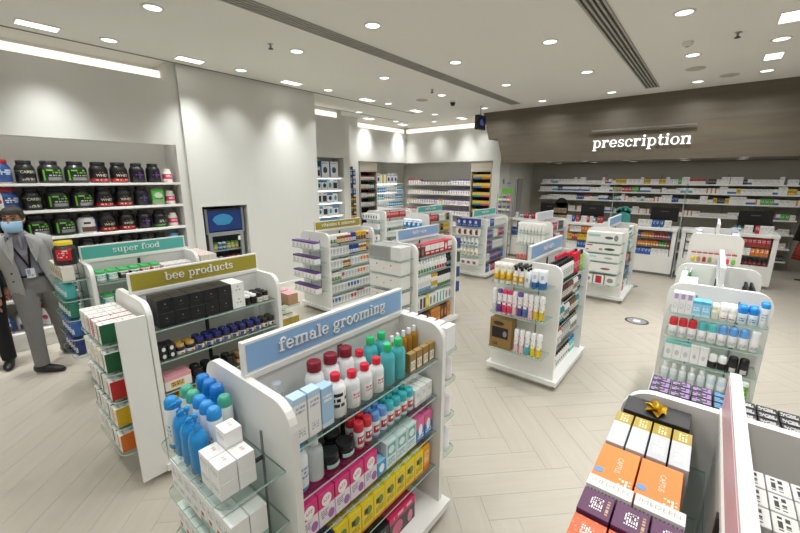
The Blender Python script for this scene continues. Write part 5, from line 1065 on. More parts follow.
# ---- battery rack
t = empty('battery_rack', (6.85, 7.38, 0), 'dark pegboard rack of battery packs by the back wall', 'rack')
MB().box(-.27, .27, .04, .06, .1, 2.3).build('pegboard', mat('4a4a48', .5), t); MB().box(-.28, .28, -.2, .06, 0, .1).build('base', DARK, t)
for sx in (-.27, .25): MB().box(sx, sx+.02, .03, .07, .1, 2.3).build('post', DARK, t)
kbox('bt_blue', .10, .03, .17, pack('22346c', [('disc', .5, .45, .3, .25, 'a8b4d0'), ('r', .1, .9, .8, .92, 'c8cce0')]), 'dark blue carded pack', 'battery_pack', 'battery pack'); kbox('bt_orng', .10, .03, .17, pack('2a2a28', [('z', .45, .8, 'd8782a'), ('disc', .5, .6, .2, .15, 'e8c040'), ('r', .2, .8, .1, .35, '6a8a3a')]), 'orange and black battery pack', 'battery_pack', 'battery pack')
for zz, k_, o_ in ((2.05, 'bt_blue', 'topmost'), (1.84, 'bt_blue', 'second'), (1.58, 'bt_blue', 'third'), (1.36, 'bt_orng', 'fourth'), (1.14, 'bt_orng', 'fifth'), (.92, 'bt_orng', 'sixth'), (.7, 'bt_orng', 'lowest')):
    for i in range(5):
        x, y = 6.64+i*.105, 7.32; place(k_, x, y, zz, 0, 'on the %s row of the battery rack' % o_); MB().tube([(x-6.85, .045, zz+.175), (x-6.85, -.09, zz+.175)], .003, 6).build('hook', STEEL, t)
# ---- back wall: header bay and lit shelves
def header_bay(nm, x0, x1, y0, y1, axis, lab):
    t = empty(nm, ((x0+x1)/2, (y0+y1)/2, 0), lab, 'shelf bay'); a, b = (x1-x0)/2, (y1-y0)/2
    MB().box(-a, a, -b, b, 2.18, ZR-.002).build('header_panel', HEADER, t)
    if axis == 'x':
        MB().box(-a, a, b-.02, b, 0, 2.18).build('back', DARK, t)
        for sx in (-a, a-.03): MB().box(sx, sx+.03, -b, b-.02, 0, 2.18).build('side', HEADER, t)
    else:
        MB().box(a-.02, a, -b, b, 0, 2.18).build('back', DARK, t)
        for sy in (-b, b-.03): MB().box(-a, a-.02, sy, sy+.03, 0, 2.18).build('side', HEADER, t)
    return t
t = header_bay('header_bay', 7.58, 8.28, 7.62, 7.98, 'x', 'dark shelf bay with grey wood header on the back wall')
for zz in (1.93, 1.70, 1.46, 1.2, .9, .6): MB().box(-.318, .318, -.16, .158, zz-.02, zz).build('shelf', DARK, t)
fr = Frame(7.615, 7.65, '-y', .63, .28)
def vb2(key, z0c, z1c, ds): kjar(key, .075, .14, pack('ecebe8', [('z', 0, .25, z0c), ('t', .2, .8, .35, .6, '9a9a98', 2, 8)], .35), mat(z1c, .35), ds, .2, 'bottle', 'bottle', n=10)
vb2('hb_red', '4a9a50', 'c03038', 'white bottle with red cap'); vb2('hb_or', 'd07a3a', 'ecebe8', 'white bottle with orange foot'); vb2('hb_wh', 'c8ccd0', 'ecebe8', 'white bottle with grey foot'); vb2('hb_teal', '3aa098', '3aa098', 'white bottle with teal cap')
for i, (zz, sq) in enumerate(((1.93, [('hb_red', 8)]), (1.70, [('hb_or', 5), ('hb_teal', 2)]), (1.46, [('hb_wh', 4), ('hb_red', 4)]), (1.2, [('hb_wh', 8)]), (.9, [('hb_wh', 8)]), (.6, [('hb_red', 8)]))): row(fr, zz, 'on the %s shelf of the back wall header bay' % ORD[i], sq)
fr = Frame(8.32, 7.66, '-y', 1.25, .30)
dev('bk_tall', .14, .30, [('disc', .5, .4, .3, .2, '5a3a78'), ('t', .1, .9, .7, .85, '8a8a90', 1)], 'tall white carton with purple disc'); dev('bk_yel', .13, .26, [('x', .55, 1.1, 'd8bc28')], 'white carton with yellow half')
kbottle('bk_sky', .075, .17, pack('49a4dc', [('z', .3, .6, 'd8ecf6')], .3), CAPW, 'sky blue bottle', .2, .5, n=10); kbottle('bk_wht', .075, .16, pack('eeedea', [('z', .3, .45, '7ab8dc')], .3), CAPW, 'white bottle', .2, .5, n=10); kbottle('bk_aqua', .075, .15, pack('58c0cc', [('z', .3, .6, 'e8f6f6')], .3), mat('2a8ab0', .35), 'aqua bottle', .2, .5, n=10)
for i, (zz, sq) in enumerate(((1.85, [('bk_tall', 1), ('bk_yel', 2), ('bk_tall', 3), .2]), (1.59, [('bk_sky', 5), ('bk_wht', 6), ('bk_sky', 3)]), (1.38, [('bk_aqua', 4), ('bk_wht', 6), ('bk_sky', 4)]), (1.16, [('bk_wht', 6), ('bk_sky', 7)]), (.9, [('bk_wht', 12)]))):
    shelf_board('back_wall_shelf', 8.30, 9.58, 7.66, 7.99, zz, '%s shelf of the back wall recess' % ['topmost', 'second', 'third', 'fourth', 'fifth'][i], th=.02)
    row(fr, zz, 'on the %s shelf of the back wall recess' % ORD[i], sq)
    led_bar(8.35, 9.5, 7.9, 7.92, zz-.025, 'thin white light under a back wall shelf', 'lights under the back wall shelves')
CART[0] = 'cream_carton'
# ---- end wall shelves
fr = Frame(9.66, 7.60, '-x', 2.26, .32)
def eb(key, c, ds, w=.075, h=.15): kbox(key, w, .06, h, pack('e9e8e4', [('z', .78, 1.1, c), ('disc', .5, .4, .12, .2, c), ('z', 0, .08, 'd8b0b8')]), ds)
eb('ew_purple', '6a4a90', 'white carton with purple top'); eb('ew_red', 'c03850', 'white carton with crimson top band'); eb('ew_black', '3a3034', 'white carton with black top', .09, .11); eb('ew_gold', 'd0b04a', 'white carton with gold top', .08, .13); eb('ew_grey', 'b8b4b0', 'white carton with grey top', .08, .12)
for i, (zz, sq) in enumerate(((1.82, [('ew_red', 6), ('ew_black', 10), .02, ('ew_grey', 1), ('ew_purple', 7)]), (1.54, [('ew_grey', 2), ('ew_gold', 3), ('ew_grey', 6), ('ew_black', 6), ('ew_purple', 9)]), (1.25, [('ew_gold', 4), ('ew_purple', 9), ('ew_gold', 2), ('ew_purple', 10)]), (.95, [('ew_red', 5), ('ew_grey', 8), ('ew_purple', 12)]), (.65, [('ew_grey', 20)]))):
    shelf_board('end_wall_shelf', 9.66, 9.99, 5.34, 7.62, zz, '%s long shelf of the end wall recess' % ['topmost', 'second', 'third', 'fourth', 'fifth'][i], th=.02)
    row(fr, zz, 'on the %s long shelf of the end wall' % ORD[i], [s if not isinstance(s, tuple) else (s[0], s[1], 2) for s in sq])
t = header_bay('header_bay', 9.62, 9.98, 4.69, 5.32, 'y', 'dark shelf bay of yellow sun cream cartons with grey wood header')
for zz in (1.98, 1.75, 1.50, 1.27, 1.03, .8): MB().box(-.16, .158, -.283, .283, zz-.015, zz).build('shelf', BLACK, t)
fr = Frame(9.65, 5.28, '-x', .56, .28)
for nm, c in (('blue', '3f7ac0'), ('orange', 'e08a3a'), ('teal', '2f9a94'), ('pink', 'd0587a')): kbox('sun_'+nm, .066, .05, .13, pack('ecc94a', [('z', 0, .38, c), ('disc', .5, .75, .15, .1, 'f4e8b0')]), 'yellow sun cream carton with %s foot' % nm)
for i, (zz, sq) in enumerate(((1.98, [('sun_blue', 4, 2), ('sun_orange', 4, 2)]), (1.75, [('sun_blue', 4, 2), ('sun_orange', 4, 2)]), (1.50, [('sun_teal', 4, 2), ('sun_pink', 4, 2)]), (1.27, [('sun_teal', 4, 2), ('sun_pink', 4, 2)]), (1.03, [('sun_blue', 8, 2)]), (.8, [('sun_teal', 8, 2)]))): row(fr, zz, 'on the %s shelf of the sun cream bay' % ORD[i], sq)
# ---- prescription shelves
def rx(key, base, els, w, h, ds, d=.10): kbox(key, w, d, h, pack(base, els), ds, name='medicine_box')
RXW = 'e6e3dc'
rx('rx_w', RXW, [('t', .1, .9, .4, .8, 'b0b4b8', 2, 8)], .085, .11, 'plain white medicine box'); rx('rx_wt', RXW, [('t', .1, .9, .5, .85, 'b8b8b8', 2, 8)], .07, .165, 'tall plain white medicine box'); rx('rx_ws', 'dedad0', [('z', 0, .2, 'c8c0b0')], .10, .08, 'low cream medicine box')
rx('rx_b', RXW, [('z', 0, .4, '3f6cae')], .075, .115, 'white medicine box with blue foot'); rx('rx_r', RXW, [('z', .6, 1.1, 'b23a38')], .075, .12, 'white medicine box with red top'); rx('rx_g', '5da04a', [('t', .1, .9, .3, .7, 'e8f0e0', 2, 8)], .07, .13, 'green medicine box')
rx('rx_y', 'd4b040', [('t', .1, .9, .3, .7, '5a4a20', 2, 8)], .07, .12, 'yellow medicine box'); rx('rx_n', '2c3c78', [('t', .1, .9, .3, .7, 'c8d0e8', 2, 8)], .065, .12, 'navy medicine box'); rx('rx_o', RXW, [('x', -.1, .35, 'd0803a')], .075, .115, 'white medicine box with orange end'); rx('rx_k', '3a3838', [('t', .1, .9, .3, .7, 'a8a8a8', 2, 8)], .07, .115, 'black medicine box'); rx('rx_t', RXW, [('z', 0, .5, '58a8b8')], .075, .115, 'white medicine box with teal foot'); rx('rx_d', 'a83430', [('t', .1, .9, .3, .7, 'f0dcd8', 2, 8)], .075, .12, 'dark red medicine box')
RX = ['rx_w']*7+['rx_wt']*3+['rx_ws']*4+['rx_b']*2+['rx_r', 'rx_g', 'rx_y', 'rx_n', 'rx_o', 'rx_k', 'rx_t', 'rx_d']
SX = 11.58
for i, (zz, ya, yb) in enumerate(((1.87, 4.05, -1.9), (1.66, 4.1, -1.75), (1.435, 4.05, -1.6), (1.12, 3.85, -1.45), (.81, 2.6, -1.45), (.50, 2.6, -1.44), (.22, 2.6, -1.42))):
    o_ = ['topmost', 'second', 'third', 'fourth', 'fifth', 'sixth', 'lowest'][i]
    shelf_board('prescription_shelf', SX, 11.978, yb, ya, zz, '%s long white shelf of the prescription wall' % o_)
    fr = Frame(SX+.02, ya-.02, '-x', ya-yb-.04 if i < 4 else 1.0, .36)
    if i >= 4: fr = Frame(SX+.02, -.40, '-x', -.42-yb, .36)
    mixrow(fr, zz, 'on the %s shelf of the prescription wall' % o_, RX, seed=200+i, run=(1, 3), gapp=.1, deep=1, v0=.03)
t = empty('shelf_upright_frame', (12.0, 1.2, 0), 'grey steel uprights carrying the prescription shelves', 'frame')
for yy in (-2.7, -1.4, -.1, 1.2, 2.6): MB().box(-.02, 0, yy-.015, yy+.015, 0, 2.1).build('upright', GREY, t)

# ================================================================== PRESCRIPTION COUNTERS
CX = 9.45
def counter(y0, y1, lab, nz=(.42, .95), inset=.07, shelves=(.60, .78), keys=None, seed=1):
    t = empty('service_counter', (CX+.3, (y0+y1)/2, 0), lab, 'counter'); b = (y1-y0)/2; i = inset
    z0, z1 = nz
    MB().box(-.3, .3, -b, b, .06, z0).box(-.3, .3, -b, -b+i, z0, z1).box(-.3, .3, b-i, b, z0, z1).box(0, .3, -b+i, b-i, z0, z1).build('body', WHITE, t)
    MB().box(-.32, .32, -b-.01, b+.01, z1, z1+.05).build('worktop', WHITE, t); MB().box(-.26, .3, -b+.02, b-.02, 0, .06).build('toe_kick', GREY, t)
    for zz in shelves: MB().box(-.28, -.001, -b+i, b-i, zz-.012, zz).build('niche_shelf', mat('6a6a68', .4), t)
    fr = Frame(CX+.02, (y0+y1)/2+b-i-.005, '-x', 2*(b-i)-.01, .26)
    for q, zz in enumerate((*reversed(shelves), z0)):
        mixrow(fr, zz, 'on the %s niche shelf of the %s' % (ORD[q], lab.split(' with ')[0].replace('white ', '')), keys[q], seed=seed+q, deep=1, gapp=.03, run=(2, 5))
    return t
kcan('cb_green', .045, .12, pack('4a9a48', [('z', .3, .6, 'e8e8d0')], .3), mat('3a7a3a', .35), 'green bottle', .25, 'bottle', 'bottle', n=8); kcan('cb_red', .045, .12, pack('b83434', [('z', .3, .6, 'f0d8c8')], .3), mat('8a2a2a', .35), 'red bottle', .25, 'bottle', 'bottle', n=8)
kcan('cb_blue', .045, .12, pack('3a6ab0', [('z', .3, .6, 'd8e4f0')], .3), mat('2a4a88', .35), 'blue bottle', .25, 'bottle', 'bottle', n=8); kcan('cb_or', .045, .12, pack('d8862e', [('z', .3, .6, 'f8e8c8')], .3), mat('b86a20', .35), 'orange bottle', .25, 'bottle', 'bottle', n=8)
CB = ['cb_green', 'cb_red', 'cb_blue', 'cb_or']
counter(.47, 1.27, 'white bottle counter with a display niche behind the appliance stand', keys=[CB, CB, ['m_orange', 'm_red', 'm_black', 'm_white', 'm_blue']], seed=300)
counter(-.28, .39, 'white middle counter with a niche behind the glass screen', keys=[['m_white'], ['m_yellow', 'm_white'], ['m_white']], seed=310)
kpouch('cp_pink', .06, .04, .13, pack('e0a0b0', [('z', .3, .7, 'f4e4e4')], .4), 'pink pouch'); kcan('cp_dark', .06, .12, pack('3a2c2a', [('z', .3, .6, 'b84a40')], .3), BLACKC, 'dark jar', .25, 'jar', 'jar', n=10)
counter(-1.02, -.34, 'white corner counter with a niche of pouches and dark jars', keys=[['cp_pink', 'm_red', 'm_white'], ['m_yellow', 'm_white', 'm_orange'], ['cp_dark']], seed=320)
counter(1.75, 2.75, 'white snack counter with a niche of red and yellow cartons', keys=[['m_red', 'm_white', 'm_orange'], ['m_red', 'm_red', 'm_yellow'], ['m_white', 'm_black', 'm_blue']], seed=330)
counter(2.95, 4.05, 'white till counter with a niche of dark gadgets', keys=[['m_black', 'm_white', 'm_blue'], ['m_black', 'm_blue'], ['m_white', 'm_black', 'm_blue']], seed=340)
# loose goods on the worktops
for i, (ya, yb, nm) in enumerate(((1.2, .55, 'bottle counter'), (-.36, -1.0, 'corner counter'), (2.7, 1.8, 'snack counter'), (4.0, 3.0, 'till counter'))):
    mixrow(Frame(9.6, ya, '-x', ya-yb, .2), 1.0, 'standing on the worktop of the '+nm, ['m_white', 'm_blue', 'm_white', 'm_red', 'm_bw'], seed=350+i, gapp=.5, run=(1, 2))
def monitor(x, y, rz, lab):
    t = empty('monitor', (x, y, 1.0), lab, 'monitor', rz)
    MB().box(-.02, .02, -.25, .25, .10, .40).build('screen', BLACK, t); MB().box(.0, .03, -.03, .03, .01, .16).build('neck', BLACK, t); MB().box(-.09, .11, -.11, .11, 0, .012).build('foot', BLACK, t)
    MB().box(-.0215, -.0202, -.07, .07, .30, .32).build('emblem', mat('5a5a5c', .4), t)
monitor(9.98, .77, .08, 'black monitor seen from behind on the bottle counter'); monitor(9.98, -.68, .1, 'black monitor seen from behind on the corner counter'); monitor(9.98, 2.2, .05, 'black monitor seen from behind on the snack counter'); monitor(9.98, 3.2, -.2, 'black monitor seen from behind on the till counter')
for y, lab in ((.43, 'clear glass screen between the bottle and middle counters'), (1.67, 'clear glass screen beside the snack counter')):
    t = empty('glass_screen', (9.75, y, 0), lab, 'glass screen')
    MB().box(-.45, .3, -.004, .004, .02, 1.9).build('pane', [CLEAR], t); MB().box(-.455, -.448, -.006, .006, .02, 1.9).build('edge', mat('a8b8b4', .2), t); MB().box(-.45, .3, -.012, .012, 0, .02).build('channel', GREY, t)
# teal display, black display, snack rack
t = empty('teal_display', (9.62, 1.50, 1.001), 'teal scalloped card display on the counter edge', 'display')
MB().box(-.1, .1, -.1, .1, 0, .02).build('tray', mat('3a9a94', .5), t)
mb = MB()
for a, b, r in ((-.10, .30, .05), (-.03, .34, .07), (.05, .33, .06), (.10, .29, .05)): mb.prism([(a+r*math.cos(k*PI/8), b+r*math.sin(k*PI/8)) for k in range(16)], .06, .07, 'x')
mb.box(.06, .07, -.14, .14, .02, .30).build('scalloped_header', pack('4fb0a8', [('t', .1, .9, .1, .9, '9ad4cc', 5, 12)]), t)
t = empty('pedestal', (9.62, 1.50, 0), 'narrow white pedestal under the teal card display', 'pedestal'); MB().box(-.15, .15, -.11, .11, 0, .98).build('column', WHITE, t); MB().box(-.16, .16, -.12, .12, .98, 1.0).build('top', WHITE, t)
t = empty('black_display', (9.75, 2.88, 1.0), 'black card display with round head on the counter', 'display')
MB().box(-.08, .08, -.16, .16, .0, .02).box(-.08, .08, -.16, .16, .16, .18).box(.06, .08, -.16, .16, .02, .42).build('stand', BLACK, t)
MB().prism([(.13*math.cos(k*PI/10), .42+.12*math.sin(k*PI/10)) for k in range(20)], .06, .075, 'x').build('round_head', BLACK, t)
CART[0] = 'tan_carton'
kbox('bd_tan', .09, .08, .11, pack('b09a78', [('t', .1, .9, .3, .7, '5a4a38', 2)]), 'tan carton')
for zz, lv_ in ((1.02, 'lower'), (1.18, 'upper')):
    for k_ in range(3): place('bd_tan', 9.75, 2.78+k_*.1, zz, -PI/2, 'on the %s tray of the black card display' % lv_)
t = empty('snack_rack', (9.3, 4.12, 0), 'slim wire snack rack before the corridor', 'rack')
for sx in (-.1, .1):
    for sy in (-.17, .17): MB().tube([(sx, sy, 0), (sx, sy, 1.62)], .008, 6).build('post', GREY, t)
for zz in (.3, .6, .9, 1.15, 1.4): MB().box(-.11, .11, -.18, .18, zz-.01, zz).build('tray', GREY, t)
MB().box(.09, .1, -.16, .16, 1.62, 1.75).build('green_header', mat('7ac04a', .5), t)
for c, ds in (('c8503a', 'red'), ('d8b03a', 'yellow'), ('7a5a9a', 'violet'), ('6ab04a', 'green')): kpouch('sk_'+ds, .10, .06, .17, pack(c, [('z', .3, .6, 'f0e8d8')], .4), '%s snack bag' % ds, 'snack_bag', 'bag')
for zz, o_, ks in ((1.4, 'top', ('green', 'violet', 'red')), (1.15, 'second', ('violet', 'green', 'violet')), (.9, 'third', ('red', 'yellow', 'yellow')), (.6, 'fourth', ('yellow', 'red', 'green'))):
    for k_, n_ in enumerate(ks): place('sk_'+n_, 9.27, 4.24-.115*k_, zz, -PI/2, 'on the %s tray of the snack rack' % o_)
# garment at the end of the prescription shelves
t = empty('hanging_garment', (10.8, -1.66, .0), 'black garment with orange-red patterned lower part beside the prescription shelves', 'garment')
def ringloft(levels, n=16, mi=0, jit=0):
    mb = MB(); vs = []
    for z, a, b, cx, cy in levels:
        for k in range(n):
            q = 2*PI*k/n; w_ = 1+jit*math.sin(5*q); vs.append((cx+a*w_*math.cos(q), cy+b*w_*math.sin(q), z))
    m_ = len(levels); mb.add(vs, [(i*n+k, i*n+(k+1) % n, (i+1)*n+(k+1) % n, (i+1)*n+k) for i in range(m_-1) for k in range(n)]+[tuple(range(n-1, -1, -1)), tuple(range((m_-1)*n, m_*n))], mi, True); return mb
ringloft([(.85, .13, .2, 0, 0), (1.1, .12, .17, 0, 0), (1.3, .11, .19, 0, 0), (1.42, .06, .1, 0, 0)], jit=.04).tube([(0, .15, 1.35), (-.02, .22, 1.1), (-.02, .26, .8)], [.06, .055, .05], 10).build('black_top', mat('1d1b1c', .9), t)
ringloft([(.42, .17, .26, 0, 0), (.65, .15, .23, 0, 0), (.86, .12, .19, 0, 0)], jit=.05).build('patterned_skirt', pack('a8402c', [('dots', 30, .35, '2a1c1a')], .9), t)
MB().lathe([(.012, 0), (.012, 1.5)], 8).box(-.15, .15, -.02, .02, 0, .02).box(-.02, .02, -.15, .15, 0, .02).build('stand_pole', DARK, t)
# floor vents
def mk_floor(x, y, r, lab):
    t = empty('floor_disc', (x, y, 0), lab, 'floor sticker')
    MB().lathe([(r, .0003), (r, .003)], 28).build('disc', mat('3a3a3c', .5), t); MB().lathe([(r*.82, .003), (r*.82, .0035)], 28).build('inner_ring', mat('8e8e8e', .5), t)
    MB().prism(roundpoly(-r*.35, r*.35, -r*.3, r*.3, .03), .0035, .004, 'z').build('pale_mark', mat('dcdad6', .5), t)
mk_floor(6.13, .60, .15, 'round dark floor sticker between the shampoo and blister stands'); mk_floor(8.2, 1.0, .13, 'round dark floor sticker beside the appliance stand')
for (x_, y_, lab) in ((9.85, 4.43, 'small light switch on the corridor wall'),):
    t = empty('light_switch', (x_, y_, 1.86), lab, 'switch'); MB().box(-.04, .04, 0, .015, 0, .12).build('plate', mat('8a8780', .5), t); MB().box(-.015, .015, -.004, 0, .03, .09).build('rocker', mat('b0ada5', .5), t)
t = empty('notice_sheet', (10.2, 4.44, 1.55), 'pale notice sheet on the corridor wall', 'notice'); MB().box(-.12, .12, 0, .006, 0, .34).build('sheet', pack('d4d6d8', [('t', .1, .9, .1, .9, '9aa4b0', 7, 10)]), t); MB().box(-.12, .12, -.002, 0, .3, .34).build('heading', mat('8a9ab0', .5), t)

# ================================================================== PEOPLE
def remesh(o, vox, it=4):
    m = o.modifiers.new('remesh', 'REMESH'); m.mode = 'VOXEL'; m.voxel_size = vox; m.use_smooth_shade = True
    s = o.modifiers.new('smooth', 'SMOOTH'); s.iterations = it; s.factor = .5
def ball(mb, c, r, n=12):
    cx, cy, cz = c; rx_, ry_, rz_ = r if isinstance(r, tuple) else (r, r, r)
    P = [(math.sin(PI*i/8), -math.cos(PI*i/8)) for i in range(1, 8)]
    vs = [(cx+rx_*s*math.cos(2*PI*k/n), cy+ry_*s*math.sin(2*PI*k/n), cz+rz_*q) for s, q in P for k in range(n)]
    vs += [(cx, cy, cz-rz_), (cx, cy, cz+rz_)]; L_ = len(vs)
    fs = [(i*n+k, i*n+(k+1) % n, (i+1)*n+(k+1) % n, (i+1)*n+k) for i in range(6) for k in range(n)]
    fs += [(L_-2, (k+1) % n, k) for k in range(n)]+[(L_-1, 6*n+k, 6*n+(k+1) % n) for k in range(n)]
    mb.add(vs, fs, 0, True)
def rot2(p, c, a): return (c[0]+(p[0]-c[0])*math.cos(a)-(p[1]-c[1])*math.sin(a), c[1]+(p[0]-c[0])*math.sin(a)+(p[1]-c[1])*math.cos(a), p[2])
def person(loc, rz, lab, skin, J, head_yaw, jacket, shirt, trousers, hair, mask, dark=False):
    t = empty('person', loc, lab, 'person', rz)
    SK = mat(skin, .55); HC = J['head']
    def hr(mb): # turn head vertices about the neck axis
        mb.v = [rot2(v, HC, head_yaw) for v in mb.v]; return mb
    # --- body: one continuous skin surface
    b = MB()
    hx, hy, hz = HC
    h = MB()
    lv = [(-.125, .030, .035, -.035), (-.105, .048, .055, -.022), (-.07, .060, .074, -.010), (-.03, .068, .086, -.002), (.02, .073, .094, 0), (.06, .074, .096, .004), (.09, .066, .085, .006), (.112, .045, .06, .008), (.122, .015, .02, .008)]
    vs = []; n = 16
    for z, a, d, cy in lv:
        for k in range(n): q = 2*PI*k/n; vs.append((hx+a*math.cos(q), hy+cy+d*math.sin(q), hz+z))
    h.add(vs, [(i*n+k, i*n+(k+1) % n, (i+1)*n+(k+1) % n, (i+1)*n+k) for i in range(len(lv)-1) for k in range(n)]+[tuple(range(n-1, -1, -1)), tuple(range((len(lv)-1)*n, len(lv)*n))])
    h.tube([(hx, hy-.088, hz+.02), (hx, hy-.100, hz-.005), (hx, hy-.112, hz-.03), (hx, hy-.095, hz-.042)], [.008, .010, .014, .010], 8)   # nose
    h.tube([(hx-.05, hy-.088, hz+.034), (hx, hy-.097, hz+.032), (hx+.05, hy-.088, hz+.034)], .009, 8)                                     # brow
    h.tube([(hx-.022, hy-.086, hz-.068), (hx+.022, hy-.086, hz-.068)], .008, 8)                                                           # lips
    for s in (-1, 1): ball(h, (hx+s*.074, hy+.008, hz-.005), (.010, .022, .034))
    hr(h); b.v += []; b.add(h.v, h.f)
    b.tube([(hx, hy+.02, hz-.06), (hx, hy+.03, hz-.17)], [.052, .058], 12)
    sh = J['sh']; pel = J['pel']; ch = J['chest']
    b.tube([(hx, hy+.03, hz-.15), (ch[0], ch[1], ch[2]+.10), ch, ((ch[0]+pel[0])/2, (ch[1]+pel[1])/2, (ch[2]+pel[2])/2), pel], [(.08, .07), (.15, .09), (.155, .10), (.13, .09), (.145, .10)], 14)
    for sd in ('L', 'R'):
        s, e_, w_, hd = J['s'+sd], J['e'+sd], J['w'+sd], J['h'+sd]
        b.tube([ch[:2]+(s[2]-.01,), s, e_, w_], [.06, .05, .038, .027], 10)
        d = (Vector(hd)-Vector(w_)).normalized(); side = d.cross(Vector((0, -1, 0))).normalized() * (1 if sd == 'L' else -1); nrm = d.cross(side)
        W = Vector(w_); b.tube([W, W+d*.04, W+d*.085], [(.024, .018), (.038, .014), (.036, .012)], 10)
        # palm frame: fingers spread along the side axis
        for i, (off, ln) in enumerate(((-.027, .068), (-.009, .078), (.009, .074), (.026, .058))):
            p0 = W+d*.08+nrm*off; b.tube([p0, p0+d*ln*.45+side*.004, p0+d*ln*.75+side*.014, p0+d*ln*.92+side*.024], [.0095, .009, .008, .007], 7)
        p0 = W+d*.03-nrm*.03; b.tube([W+d*.02, p0, p0+d*.03-nrm*.012+side*.008, p0+d*.055-nrm*.012+side*.016], [.012, .012, .011, .009], 7)
        hp, kn, an = J['hp'+sd], J['kn'+sd], J['an'+sd]
        b.tube([pel, hp, kn, an, (an[0], an[1], .03)], [.08, .075, .05, .035, .035], 12)
    o = b.build('body', SK, t); remesh(o, .0065, 3)
    # --- eyes
    for s in (-1, 1):
        e_ = MB(); ball(e_, (hx+s*.031, hy-.086, hz+.012), (.013, .007, .007)); hr(e_).build('eye', mat('2a201c', .3), t)
        m_ = MB().tube([(hx+s*.012, hy-.100, hz+.037), (hx+s*.032, hy-.100, hz+.042), (hx+s*.055, hy-.088, hz+.036)], .005, 6); hr(m_).build('eyebrow', mat('2a211d', .8), t)
    # --- hair: shell above the hairline
    hb = MB(); n = 20; rows = 9; vs = []
    for i in range(rows+1):
        for k in range(n):
            q = 2*PI*k/n; fy = math.sin(q)          # -1 front
            low = -.055 if fy > .2 else (.055 if fy < -.55 else .055-.11*max(0, (fy+.55)/.75))
            z = low+(.134-low)*i/rows
            for (z0_, a0_, d0_, c0_), (z1_, a1_, d1_, c1_) in zip(lv[:-1], lv[1:]):
                if z0_ <= z <= z1_ or z1_ == lv[-1][0]:
                    tt = max(0, min(1, (z-z0_)/(z1_-z0_))); ra, rd, rc = a0_+(a1_-a0_)*tt, d0_+(d1_-d0_)*tt, c0_+(c1_-c0_)*tt; break
            vs.append((hx+(ra+.010)*math.cos(q), hy+rc+(rd+.011)*math.sin(q), hz+z))
    hb.add(vs, [(i*n+k, i*n+(k+1) % n, (i+1)*n+(k+1) % n, (i+1)*n+k) for i in range(rows) for k in range(n)]+[tuple(range(rows*n, rows*n+n))], 0, True)
    hr(hb).build('hair', mat(hair, .75, noise=.3, nscale=60), t)
    if mask:
        mk_ = MB(); vs = []; nu, nv = 12, 7
        for j in range(nv+1):
            z = -.118+.105*j/nv; bul = 1+.10*math.sin(PI*j/nv)
            for i in range(nu+1):
                q = -PI/2+(-1.15+2.3*i/nu); a = .068+.012*j/nv
                vs.append((hx+a*bul*math.cos(q), hy-.012+(.088+.012*math.sin(PI*j/nv))*bul*math.sin(q)*1.05, hz+z))
        mk_.add(vs, [(j*(nu+1)+i, j*(nu+1)+i+1, (j+1)*(nu+1)+i+1, (j+1)*(nu+1)+i) for j in range(nv) for i in range(nu)], 0, True)
        hr(mk_); o = mk_.build('face_mask', mat(mask, .8), t); sm_ = o.modifiers.new('thick', 'SOLIDIFY'); sm_.thickness = .004; sm_.offset = 1
        for s in (-1, 1): hr(MB().tube([(hx+s*.066, hy-.05, hz-.03), (hx+s*.085, hy+.01, hz+.0)], .0018, 6)).build('ear_loop', mat('f0f0f0', .8), t)
    # --- trousers
    tr = MB()
    for sd in ('L', 'R'):
        hp, kn, an = J['hp'+sd], J['kn'+sd], J['an'+sd]
        tr.tube([(pel[0]*.7+hp[0]*.3, pel[1]*.7+hp[1]*.3, pel[2]+.06), hp, ((hp[0]+kn[0])/2, (hp[1]+kn[1])/2, (hp[2]+kn[2])/2), kn, ((kn[0]+an[0])/2, (kn[1]+an[1])/2, (kn[2]+an[2])/2), (an[0], an[1]-.005, .075)], [.105, .108, .092, .072, .066, .062], 14)
    tr.tube([(pel[0], pel[1], pel[2]-.1), pel, (pel[0], pel[1], pel[2]+.10)], [(.15, .11), (.168, .125), (.152, .112)], 16)
    o = tr.build('trousers', mat(trousers, .85, noise=.08, nscale=40), t); remesh(o, .011, 4)
    # --- shirt
    st = MB(); st.tube([(pel[0], pel[1], pel[2]+.07), ((ch[0]+pel[0])/2, (ch[1]+pel[1])/2, (ch[2]+pel[2])/2+.02), ch, (ch[0], ch[1], ch[2]+.11), (hx, hy+.03, hz-.15), (hx, hy+.022, hz-.11)], [(.152, .113), (.148, .108), (.172, .12), (.165, .105), (.085, .08), (.064, .066)], 18)
    if dark:
        for sd in ('L', 'R'): st.tube([ch[:2]+(J['s'+sd][2],), J['s'+sd], J['e'+sd], J['w'+sd]], [.08, .07, .055, .045], 12)
    o = st.build('shirt', mat(shirt, .85, noise=.05, nscale=80), t); remesh(o, .010, 3)
    bl = MB().tube([(pel[0], pel[1], pel[2]+.085), (pel[0], pel[1], pel[2]+.118)], [(.162, .122), (.160, .121)], 20).build('belt', mat('18171a', .5), t)
    MB().box(pel[0]-.02, pel[0]+.02, pel[1]-.132, pel[1]-.12, pel[2]+.085, pel[2]+.118).build('belt_buckle', STEEL, t)
    # --- shoes
    for sd in ('L', 'R'):
        an = J['an'+sd]; tx, ty = J['toe'+sd]; d = Vector((tx, ty, 0)).normalized(); s = MB(); A = Vector((an[0], an[1], 0))
        pts = [A-d*.07, A-d*.03, A+d*.04, A+d*.11, A+d*.17, A+d*.20]
        s.tube([(p.x, p.y, z) for p, z in zip(pts, (.045, .052, .048, .038, .028, .020))], [(.030, .040), (.040, .050), (.043, .046), (.046, .036), (.038, .026), (.018, .014)], 14)
        s.v = [(v[0], v[1], max(v[2], .001)) for v in s.v]
        o = s.build('shoe', mat('161617', .35), t)
